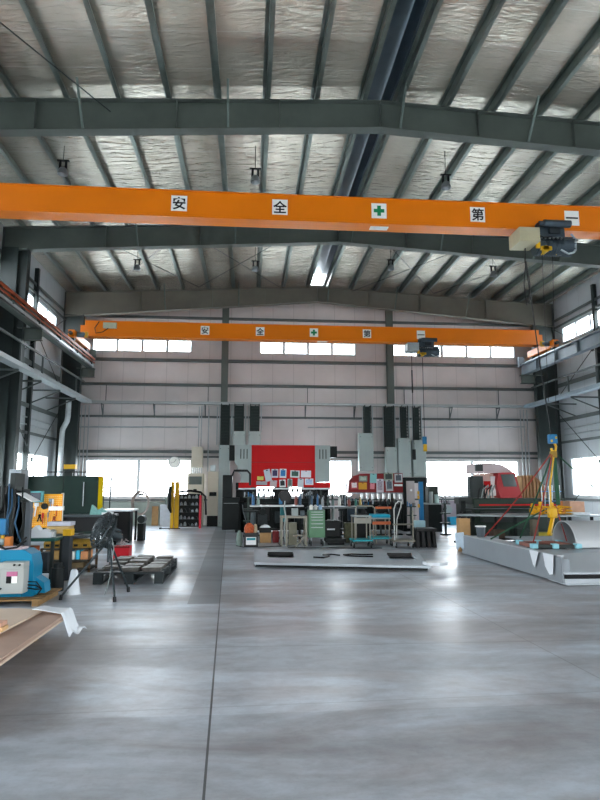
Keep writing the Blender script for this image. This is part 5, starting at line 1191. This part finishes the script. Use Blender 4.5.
# back wall lower left things
t = thing('hose_reel', 'coiled pale hose hanging under the left back window', 'hose', (-4.42, 25.2, .5))
m = MB()
for k in range(5): m.tube([(-4.42+(.28+.02*k)*math.cos(a*math.pi/12), 25.22-.03*k, .92+(.42+.015*k)*math.sin(a*math.pi/12)) for a in range(24)], .016, n=6, closed=True)
m.build('coil', mat('coil_grey', '8a7f78', .5), t); MB().box(-4.5, -4.34, 25.2, 25.355, 1.2, 1.3).build('hook', M_COLD, t)
bx(-3.98, -3.72, 25.31, 25.355, 0, .78, '9c7c54', 'wooden_board', 'small brown board leaning on the back wall under the left window', 'board')
bx(-3.62, -3.2, 25.15, 25.35, 0, .85, 'b4bac0', 'panel_box', 'pale grey box against the back wall left of the yellow stand', 'box')
bx(-3.45, -3.15, 25.2, 25.35, .85, 1.12, '7d8880', 'switch_box', 'grey green switch box on the pale box by the back wall', 'box')
tag(MB().box(-6.6, -2.5, 25.36, 25.39, 0, .97).build('wall_skirt_panel', mat('dado_grey', '8d968e', .5, 0, .08)), 'grey dado panel along the wall under the left back window', 'wall panel')
tag(MB().box(7.3, 12.0, 25.36, 25.39, 0, .97).build('wall_skirt_panel', mat('dado_mauve', '9a8f96', .5, 0, .06)), 'mauve grey dado panel along the wall under the right back window', 'wall panel')
tag(MB().cyl((8.35, 25.2, .6), (8.35, 25.355, .6), .2, n=20).build('wall_reel', M_LGREY), 'round grey reel on the mauve panel right of the hydraulic unit', 'reel')
bx(8.3, 9.2, 24.8, 25.15, 0, .32, '1f8fb0', 'blue_mat', 'blue low box at the foot of the mauve wall panel', 'box')

# ================================================================== RIGHT SIDE
M_PRIM = mat('primer_grey', '8d9499', .45, .2, .07, 1.5); M_PRIM2 = mat('primer_light', 'b4bbc0', .4, .25, .06, 1.5)
t = thing('steel_machine_base', 'large grey fabricated steel base lying on the floor at the right', 'steel base', (6.2, 11.5, 0))
# long left flank
A_, B_ = Vector((5.02, 14.2)), Vector((5.1, 9.72))
def q3(mb, p, z0, z1): mb.prism(p, z0, z1)
m = MB(); m.prism([(5.02, 14.2), (5.05, 14.2), (5.13, 9.72), (5.10, 9.72)], .03, .44); m.build('side_plate', M_PRIM, t)
MB().prism([(5.05, 14.17), (5.8, 13.9), (5.82, 13.93), (5.06, 14.2)], .03, .44).build('far_plate', M_PRIM, t)
MB().box(8.3, 8.33, 9.8, 14, .03, .44).build('side_plate', M_PRIM, t)
MB().prism([(5.04, 14.1), (5.14, 14.1), (5.24, 9.9), (5.12, 9.9)], .42, .455).build('top_flange', M_PRIM2, t)
MB().box(5.24, 8.3, 11.9, 12.1, .42, .45).build('cross_flange', M_PRIM2, t); MB().box(6.0, 8.3, 12.1, 14.0, .40, .43).build('top_plate', M_PRIM, t)
MB().box(5.24, 5.5, 12.1, 14.0, .40, .44).build('top_plate', M_PRIM2, t)
MB().prism([(5.25, 11.85), (5.25, 11.8), (6.12, 11.78), (6.1, 10.95), (5.25, 10.98), (5.2, 10.3), (8.3, 10.3), (8.3, 11.9), (5.25, 11.9)], .40, .44).build('top_plate', M_PRIM2, t)
MB().prism([(10.3, .44), (9.7, .20), (9.7, .17), (10.3, .41)], 5.12, 8.3, axis='x').build('sloped_end', M_PRIM2, t)
MB().box(5.12, 8.3, 9.74, 9.78, .17, .20).box(5.12, 8.3, 9.68, 9.72, .03, .10).box(5.1, 8.3, 9.6, 10.2, .015, .03).build('end_lip', M_PRIM2, t)
MB().box(5.2, 8.2, 9.8, 9.85, .05, .18).build('end_web', M_BLACK, t)
MB().prism([(5.12, 9.72), (5.24, 9.72), (5.24, 10.3), (5.12, 10.3)], .17, .42).build('corner_gusset', M_PRIM, t)
MB().box(5.3, 8.2, 11.3, 11.35, .03, .40).box(5.3, 8.2, 13, 13.05, .03, .40).build('rib', M_DARK, t)
for x in (5.3, 7.9):
    for y in (9.95, 13.6): MB().box(x, x+.15, y, y+.15, 0, .03).build('pad', M_DARK, t)
# curved plate
m = MB(); pts = []
for k in range(25):
    a = math.pi*k/24; pts.append((11.45-.46*math.cos(a), .462+.47*math.sin(a)))
m.prism(pts+[(11.45-.445*math.cos(math.pi*k/24), .462+.455*math.sin(math.pi*k/24)) for k in range(24, -1, -1)], 6.08, 8.25, axis='x')
tag(m.build('rolled_plate', mat('rolled_steel', 'b2b5b7', .4, .3, .05, 2)), 'large curved pale steel plate resting on the grey base at the right edge', 'steel plate')

t = thing('frame_opening_rim', 'rusty rectangular rim with pale blue corner clamps on the grey base', 'frame', (5.9, 11.3, .45))
M_CLMP = mat('pale_blue_clamp', '86c0cc', .45, 0, .08)
MB().prism([(5.25, 11.0), (6.05, 10.95), (6.07, 11.05), (5.26, 11.1)], .455, .52).build('front_bar', M_COLD, t); MB().prism([(5.3, 11.72), (6.1, 11.7), (6.1, 11.78), (5.3, 11.8)], .455, .52).build('rear_bar', mat('rust_brown', '84564a', .6, 0, .2, 8), t)
MB().prism([(5.25, 11.05), (5.33, 11.05), (5.38, 11.72), (5.3, 11.72)], .455, .52).build('side_bar', mat('rust_brown', '84564a'), t); MB().prism([(6.0, 11.0), (6.08, 11.0), (6.1, 11.72), (6.02, 11.72)], .455, .52).build('side_bar', mat('rust_brown', '84564a'), t)
for x, y in ((5.22, 11.0), (5.6, 10.96), (6.02, 10.92), (5.28, 11.74), (5.65, 11.74), (6.05, 11.66)): MB().box(x, x+.11, y-.03, y+.09, .455, .54, bev=.005).build('corner_clamp', M_CLMP, t)
def paper_tag(name, label, pts, y):
    tag(MB().prism(pts, y, y+.006, axis='y').build(name, M_PLAS), label, 'paper tag')
tag(MB(Matrix.Translation((5.07, 10.62, 0))).prism([(-.22, .46), (.12, .46), (.0, .22), (-.06, .18)], -.03, -.022, axis='x').build('paper_tag', M_PLAS), 'white pointed paper tag hanging over the side of the grey base, left one', 'paper tag')
tag(MB(Matrix.Translation((5.08, 10.05, 0))).prism([(-.16, .46), (.2, .46), (.14, .24), (.0, .12), (-.1, .14)], -.03, -.022, axis='x').build('paper_tag', M_PLAS), 'white paper tag on the near corner of the grey base, right one', 'paper tag')
tag(MB(Matrix.Translation((4.99, 14.1, 0))).prism([(-.16, .5), (.04, .52), (.06, .3), (.02, .12), (-.06, .2), (-.12, .1), (-.15, .3)], -.03, .02, axis='y').build('plastic_wrap', mat('blue_white_wrap', 'c4d6e4', .4, 0, .1, 12)), 'bluish white wrap on the far tip of the grey base', 'plastic wrap')

# cutting table between base and laser machine
t = thing('sheet_table', 'long low table with pale sheet metal top behind the grey base', 'table', (6.8, 14.9, 0))
MB().prism([(5.3, 15.3), (6.5, 14.6), (8.8, 14.6), (8.8, 16.0), (5.5, 15.6)], .84, .88).build('tabletop', mat('sheet_metal_top', '7d8688', .35, .4, .1), t)
for x, y in ((5.6, 15.3), (6.6, 14.75), (8.6, 14.75), (8.6, 15.8), (6.4, 15.5)): MB().box(x-.03, x+.03, y-.03, y+.03, 0, .84).build('leg', M_DARK, t)
MB().box(6.0, 8.6, 15.0, 15.4, .25, .29).build('shelf', M_DARK, t)
bx(6.15, 6.45, 15.02, 15.35, .29, .5, '4b3c30', 'parts_box', 'brown box on the shelf under the sheet table, left', 'box', .3); bx(6.7, 7.1, 15.02, 15.35, .29, .52, '2c3a34', 'parts_box', 'dark green box on the shelf under the sheet table', 'box', .3)
bx(7.25, 7.7, 15.02, 15.35, .29, .42, 'b8a83a', 'parts_tray', 'yellow olive tray on the shelf under the sheet table', 'tray', .2)
bx(6.9, 7.05, 14.45, 14.6, 0, .78, '5c5648', 'wooden_prop', 'brown upright prop in front of the sheet table', 'prop', .2)
tag(MB().box(4.98+.2, 5.45, 14.75, 15.0, 0, .8, bev=.01).build('cardboard_box', M_CARD), 'tall cardboard box at the far tip of the grey base', 'box')
t = thing('bucket', 'grey bucket beside the tall cardboard box at the far tip of the grey base', 'bucket', (5.32, 13.75, .455))
MB(Matrix.Translation((5.32, 13.75, .442))).lathe([(.085, .0), (.11, .24), (.115, .25), (.1, .24), (.08, .02), (.001, .02)], 22).build('body', mat('bucket_grey', '565f66', .45, 0, .15, 9), t)
MB(Matrix.Translation((5.32, 13.75, .442))).lathe([(.112, .22), (.122, .225), (.122, .245), (.116, .25)], 22).build('rim', M_WHITE, t)
# laser machine
t = thing('laser_cutter', 'dark green laser cutting machine with a red hood behind the right hand sheet table', 'cutting machine', (7.6, 17.6, 0))
MB().box(6.35, 9.0, 16.8, 18.0, .1, .95, bev=.02).build('bed', mat('laser_green_black', '17291f', .45, .1, .2), t)
MB().box(6.3, 9.0, 16.7, 17.5, .98, 1.25, bev=.02).build('gantry', mat('laser_green_black', '17291f'), t); MB().box(6.45, 8.9, 16.69, 16.7, 1.05, 1.09).build('red_stripe', M_RED, t)
MB().box(6.4, 9.0, 16.85, 17.6, .95, 1.02).build('slide', M_TOOL, t); MB().box(6.5, 7.8, 16.55, 16.8, .6, .9, bev=.01).build('drawer_unit', M_COLD, t)
MB().prism([(7.6, 1.24), (8.28, 1.24), (8.2, 1.55), (8.08, 2.02), (7.55, 2.0), (7.5, 1.6)], 17.9, 18.9, axis='y').build('red_hood', mat('hood_red', '9c101b', .35, 0, .06), t)
MB().prism([(7.7, 1.58), (8.12, 1.58), (8.03, 1.96), (7.62, 1.95)], 17.88, 17.9, axis='y').build('hood_window', mat('dark_window', '20302f', .15), t)
MB().prism([(6.9, 1.98), (8.05, 2.02), (7.95, 2.12), (7.7, 2.26), (7.3, 2.3), (6.92, 2.28)], 18.0, 18.9, axis='y').build('top_cover', mat('hood_cover_mauve', 'b4a3a4', .45, 0, .06), t)
MB().box(6.88, 7.1, 17.95, 18.05, 2.05, 2.25).build('dark_corner', M_COLD, t)
MB().box(7.1, 7.52, 18.2, 18.8, 1.24, 1.98).build('inner_column', mat('pink_shell', 'd8b4a8', .5), t); MB().box(7.2, 7.5, 18.15, 18.2, 1.5, 1.75).build('red_box', M_RED, t); MB().box(7.4, 7.54, 18.1, 18.2, 1.3, 1.9).build('white_strip', M_WHITE, t)
MB().box(6.78, 7.15, 18.1, 18.5, 1.24, 1.9, bev=.01).build('dark_tower', M_COLD, t)
m = MB()
for k in range(5): m.box(6.5+k*.06, 6.515+k*.06, 18.2, 18.22, 1.2, 1.92)
for k in range(9): m.box(6.5, 6.76, 18.2, 18.22, 1.22+k*.085, 1.235+k*.085)
m.box(6.45, 6.8, 18.15, 18.3, 1.1, 1.2); m.box(6.45, 6.5, 18.15, 18.25, 0, 1.1); m.build('cable_lattice', M_GALV, t)
MB().box(6.35, 6.5, 16.9, 17.2, 0, .1).box(8.8, 9.0, 16.9, 17.2, 0, .1).box(8.8, 9.0, 17.7, 18, 0, .1).build('foot', M_DARK, t)
MB().box(6.45, 6.8, 18.12, 18.35, .0, .1).build('foot', M_DARK, t)
for k in range(4): MB().tube([(6.5+.1*k, 16.9, 1.25), (6.5+.12*k, 16.8, 1.5), (6.7+.1*k, 16.85, 1.62), (6.85+.08*k, 17.3, 1.45), (6.9+.08*k, 17.4, 1.24)], .02).build('hose', M_LGREY if k % 2 else M_BLACK, t)
t = thing('control_stand', 'dark control stand left of the laser cutting machine', 'machine stand', (6.1, 17.0, 0))
MB().box(5.95, 6.1, 16.8, 17.2, 0, 1.2, bev=.01).build('column', M_DARK, t); MB().box(5.9, 6.32, 16.8, 17.2, 1.1, 1.28, bev=.01).build('head', M_COLD, t); MB().tube([(5.95, 16.75, .9), (5.82, 16.7, .6), (5.8, 16.7, .3), (5.9, 16.75, .05)], .04).build('hose', M_BLACK, t); MB().box(5.85, 6.3, 16.75, 17.2, 0, .05).build('base', M_DARK, t)
MB().box(6.1, 6.3, 16.9, 17.1, .6, .9, bev=.01).build('motor', M_COLD, t)
# draped cardboard
def dr2(p, u, v): return (p.x, p.y+.05*math.sin(u*22)*(v), p.z)
t = thing('covered_stack', 'stack covered by brown ribbed cardboard right of the red hood', 'covered stack', (9.35, 19.4, 0))
m = MB(); top = [(9.02, 1.93), (9.4, 1.93), (9.6, 1.75), (9.78, 1.5)]
prof = [(9.0, .0), (9.0, 1.9), (9.05, 1.95), (9.4, 1.95), (9.62, 1.78), (9.82, 1.5), (9.82, 0)]
m.prism(prof, 19.45, 19.9, axis='y'); m.build('stack', M_CARD, t)
for k in range(7): MB().prism([(9.02+k*.115, 0), (9.08+k*.115, 0), (9.08+k*.115, min(1.9, 2.35-k*.13)), (9.02+k*.115, min(1.92, 2.4-k*.13))], 19.40, 19.45, axis='y').build('rib', mat('cardboard_rib', '8d6a4c', .8), t)

# lifting gear: hoist rope, beam and slings
M_GRS = mat('green_sling', '1e4a34', .7, 0, .15, 14); M_RDS = mat('red_sling', '8c2c24', .7, 0, .15, 14)
ap = Vector((6.5, 12.4, 2.45))
t = thing('hoist_rope', 'dark steel rope hanging from the near hoist down to the blue hook block', 'rope', (6.1, 12.2, 2.8))
MB().tube([(6.0, 12.2, 6.8), (5.98, 12.2, 6.5), (6.1, 12.25, 5.6), (6.25, 12.32, 4.2), (6.45, 12.4, 2.7)], .014, n=8).build('rope', M_BLACK, t)
MB().tube([(6.0, 12.2, 6.5), (5.93, 12.2, 6.0), (5.96, 12.2, 5.5), (6.05, 12.23, 5.6), (6.08, 12.23, 6.0), (6.0, 12.2, 6.5)], .012, n=8).build('spring_loop', M_BLACK, t)
tag(MB().cyl((6.38, 12.2, 6.66), (6.38, 12.3, 3.4), .006, n=6).build('rope', M_BLACK), 'thin rope under the near hoist, left of two', 'rope')
tag(MB().cyl((6.62, 12.2, 6.66), (6.55, 12.35, 2.9), .006, n=6).build('rope', M_BLACK), 'thin rope under the near hoist, right of two', 'rope')
t = thing('hook_block', 'blue hook block with yellow shackle at the top of the slings', 'hook block', (6.46, 12.4, 2.4))
MB().box(6.38, 6.56, 12.34, 12.46, 2.5, 2.7, bev=.02).build('housing', M_BLUE, t); MB().box(6.4, 6.44, 12.33, 12.34, 2.53, 2.58).box(6.5, 6.54, 12.33, 12.34, 2.6, 2.65).build('warning_marks', M_YEL, t)
MB().tube([(6.5, 12.4, 2.52), (6.54, 12.4, 2.44), (6.52, 12.4, 2.34), (6.44, 12.4, 2.34), (6.43, 12.4, 2.4)], .025, n=10).build('hook', M_YEL, t)
MB().box(6.4, 6.54, 12.36, 12.44, 2.2, 2.34, bev=.02).build('sling_shackle', M_BRASS, t)
def strap(p, q, w, m_, label, sag=.0):
    p, q = Vector(p), Vector(q); pts = [p.lerp(q, k/8)+Vector((0, 0, -sag*math.sin(math.pi*k/8))) for k in range(9)]
    mb = MB()
    for k in range(8): mb.bar(pts[k], pts[k+1], w, .012, up=(0, 1, 0))
    tag(mb.build('lifting_sling', m_), label, 'sling', 'slings under the hook block')
AP = (6.46, 12.4, 2.28)
strap((6.4, 12.38, 2.28), (5.35, 13.6, .46), .025, M_RDS, 'dark red sling running down left from the hook to the grey base far side', .06)
strap((6.42, 12.36, 2.26), (5.35, 11.2, .56), .02, M_RDS, 'second red sling running from the hook to the rusty rim', .05)
strap((6.45, 12.42, 2.26), (6.0, 13.2, .45), .03, M_GRS, 'green sling left of the yellow chain hoist', .03)
strap((6.48, 12.4, 2.24), (6.62, 12.6, 1.2), .09, M_GRS, 'wide dark green sling hanging straight under the hook')
strap((6.55, 12.38, 2.26), (7.5, 11.4, .94), .025, M_GRS, 'thin green sling running down right to the curved plate', .03)
strap((6.4, 12.3, 1.2), (5.98, 11.15, .57), .02, M_RDS, 'short red sling from the yellow chain hoist to the rim', .0)
strap((6.2, 12.4, 1.1), (5.2, 12.9, .46), .03, M_GRS, 'green sling slanting left over the sheet table', .0)
if 0: t = thing('sheet_carrier', 'bluish grey post stand behind the slings', 'post', (6.75, 14.2, 0))
if 0: MB().box(6.95, 7.2, 14.1, 14.25, 0, 2.6).build('post', mat('slate_green_post', '5c6f6a', .5, 0, .1), t); MB().box(6.9, 7.25, 14.0, 14.3, 0, .03).build('foot', M_DARK, t)
# yellow lever hoists / chain pile on the sheet table
t = thing('chain_hoist', 'yellow lever chain hoist hanging from the slings over the grey base', 'chain hoist', (6.2, 12.0, .6))
MB().tube([(6.42, 12.3, 2.2), (6.25, 12.2, 1.6), (6.2, 12.1, 1.1)], .018).build('chain', M_YEL, t)
MB().cyl((6.18, 12.0, 1.05), (6.22, 12.14, 1.05), .09, n=18).box(6.12, 6.28, 12.0, 12.14, .95, 1.15, bev=.02).build('body', M_YEL, t)
MB().bar((6.2, 12.05, .98), (6.02, 11.9, .62), .07, .05).build('lever', M_YEL, t); MB().tube([(6.16, 12.1, 1.0), (6.1, 12.1, .85), (6.18, 12.1, .8)], .015).build('hook', M_BLACK, t)
M_YCH = mat('chain_yellow', 'd8a010', .5, .1, .3, 16)
for k, (x, y, r, lb) in enumerate(((7.15, 14.9, .08, 'leftmost'), (7.4, 15.0, .1, 'second'), (7.68, 14.95, .09, 'third'), (7.95, 15.0, .11, 'rightmost'))):
    t = thing('chain_block', 'yellow chain block with loose chain on the sheet table, %s of four' % lb, 'chain hoist', (x, y, .88), 'yellow chain blocks on the sheet table')
    MB().cyl((x-.06, y, .88+r), (x+.06, y, .88+r), r, n=20).box(x-.03, x+.03, y-.04, y+.04, .88+2*r-.02, .96+2*r+.04).build('body', M_YCH if k != 3 else mat('orange_brown', 'a8602c', .5, 0, .2), t)
    MB().tube([(x+(r+.07)*math.cos(a*1.7), y-.14+.08*math.sin(3*a), .9+.022*a) for a in [i*.35 for i in range(26)]], .016, n=6).build('chain', M_YCH, t)
    MB().tube([(x, y, .96+2*r), (x+.04, y, 1.0+2*r), (x+.01, y, 1.05+2*r), (x-.03, y, 1.02+2*r)], .012).build('hook', M_BLACK, t)
bx(8.15, 8.6, 14.8, 15.2, .88, .93, 'd0d6da', 'sheet_stack', 'white sheets at the right end of the sheet table', 'sheets')
t = thing('wire_rack', 'small pale wire rack on the sheet table at the right', 'wire rack', (7.9, 15.5, .88))
for x in (7.65, 7.85, 8.05): MB().tube([(x, 15.4, .88), (x, 15.4, 1.6), (x+.12, 15.45, 1.62), (x+.12, 15.5, .88)], .014).build('wire', M_GALV, t)
MB().box(7.62, 8.2, 15.4, 15.42, 1.2, 1.22).box(7.62, 8.2, 15.4, 15.42, 1.45, 1.47).build('rail', mat('wire_blue', '3f6fa0', .5), t)
bx(8.35, 8.75, 15.3, 15.8, .88, 1.2, 'b89078', 'covered_box', 'tan box at the right edge on the sheet table', 'box')
# pendant controls
t = thing('pendant_control', 'blue and yellow pendant control hanging beside the rightmost grey cabinet', 'pendant control', (6.7, 22.7, 3.1))
MB().tube([(6.75, 22.8, 6.63), (6.74, 22.8, 5.0), (6.72, 22.75, 3.5)], .014, n=8).build('cable', M_BLACK, t)
MB().box(6.64, 6.8, 22.7, 22.8, 3.2, 3.5, bev=.02).build('housing', M_BLUE, t); MB().box(6.66, 6.8, 22.69, 22.78, 2.92, 3.2, bev=.02).build('grip', M_YEL, t)
t = thing('pendant_control', 'dark pendant cable hanging from the far hoist in front of the grey cabinets', 'pendant control', (6.1, 22.7, 2.0))
MB().tube([(6.28, 22.7, 6.8), (6.28, 22.7, 5.8), (6.28, 22.7, 3.0)], .014, n=8).build('cable', M_BLACK, t); MB().cyl((6.28, 22.7, 5.2), (6.28, 22.7, 6.1), .03, n=8).build('sleeve', M_BLACK, t); MB().box(6.22, 6.34, 22.66, 22.76, 2.6, 3.0, bev=.015).build('housing', M_DARK, t)
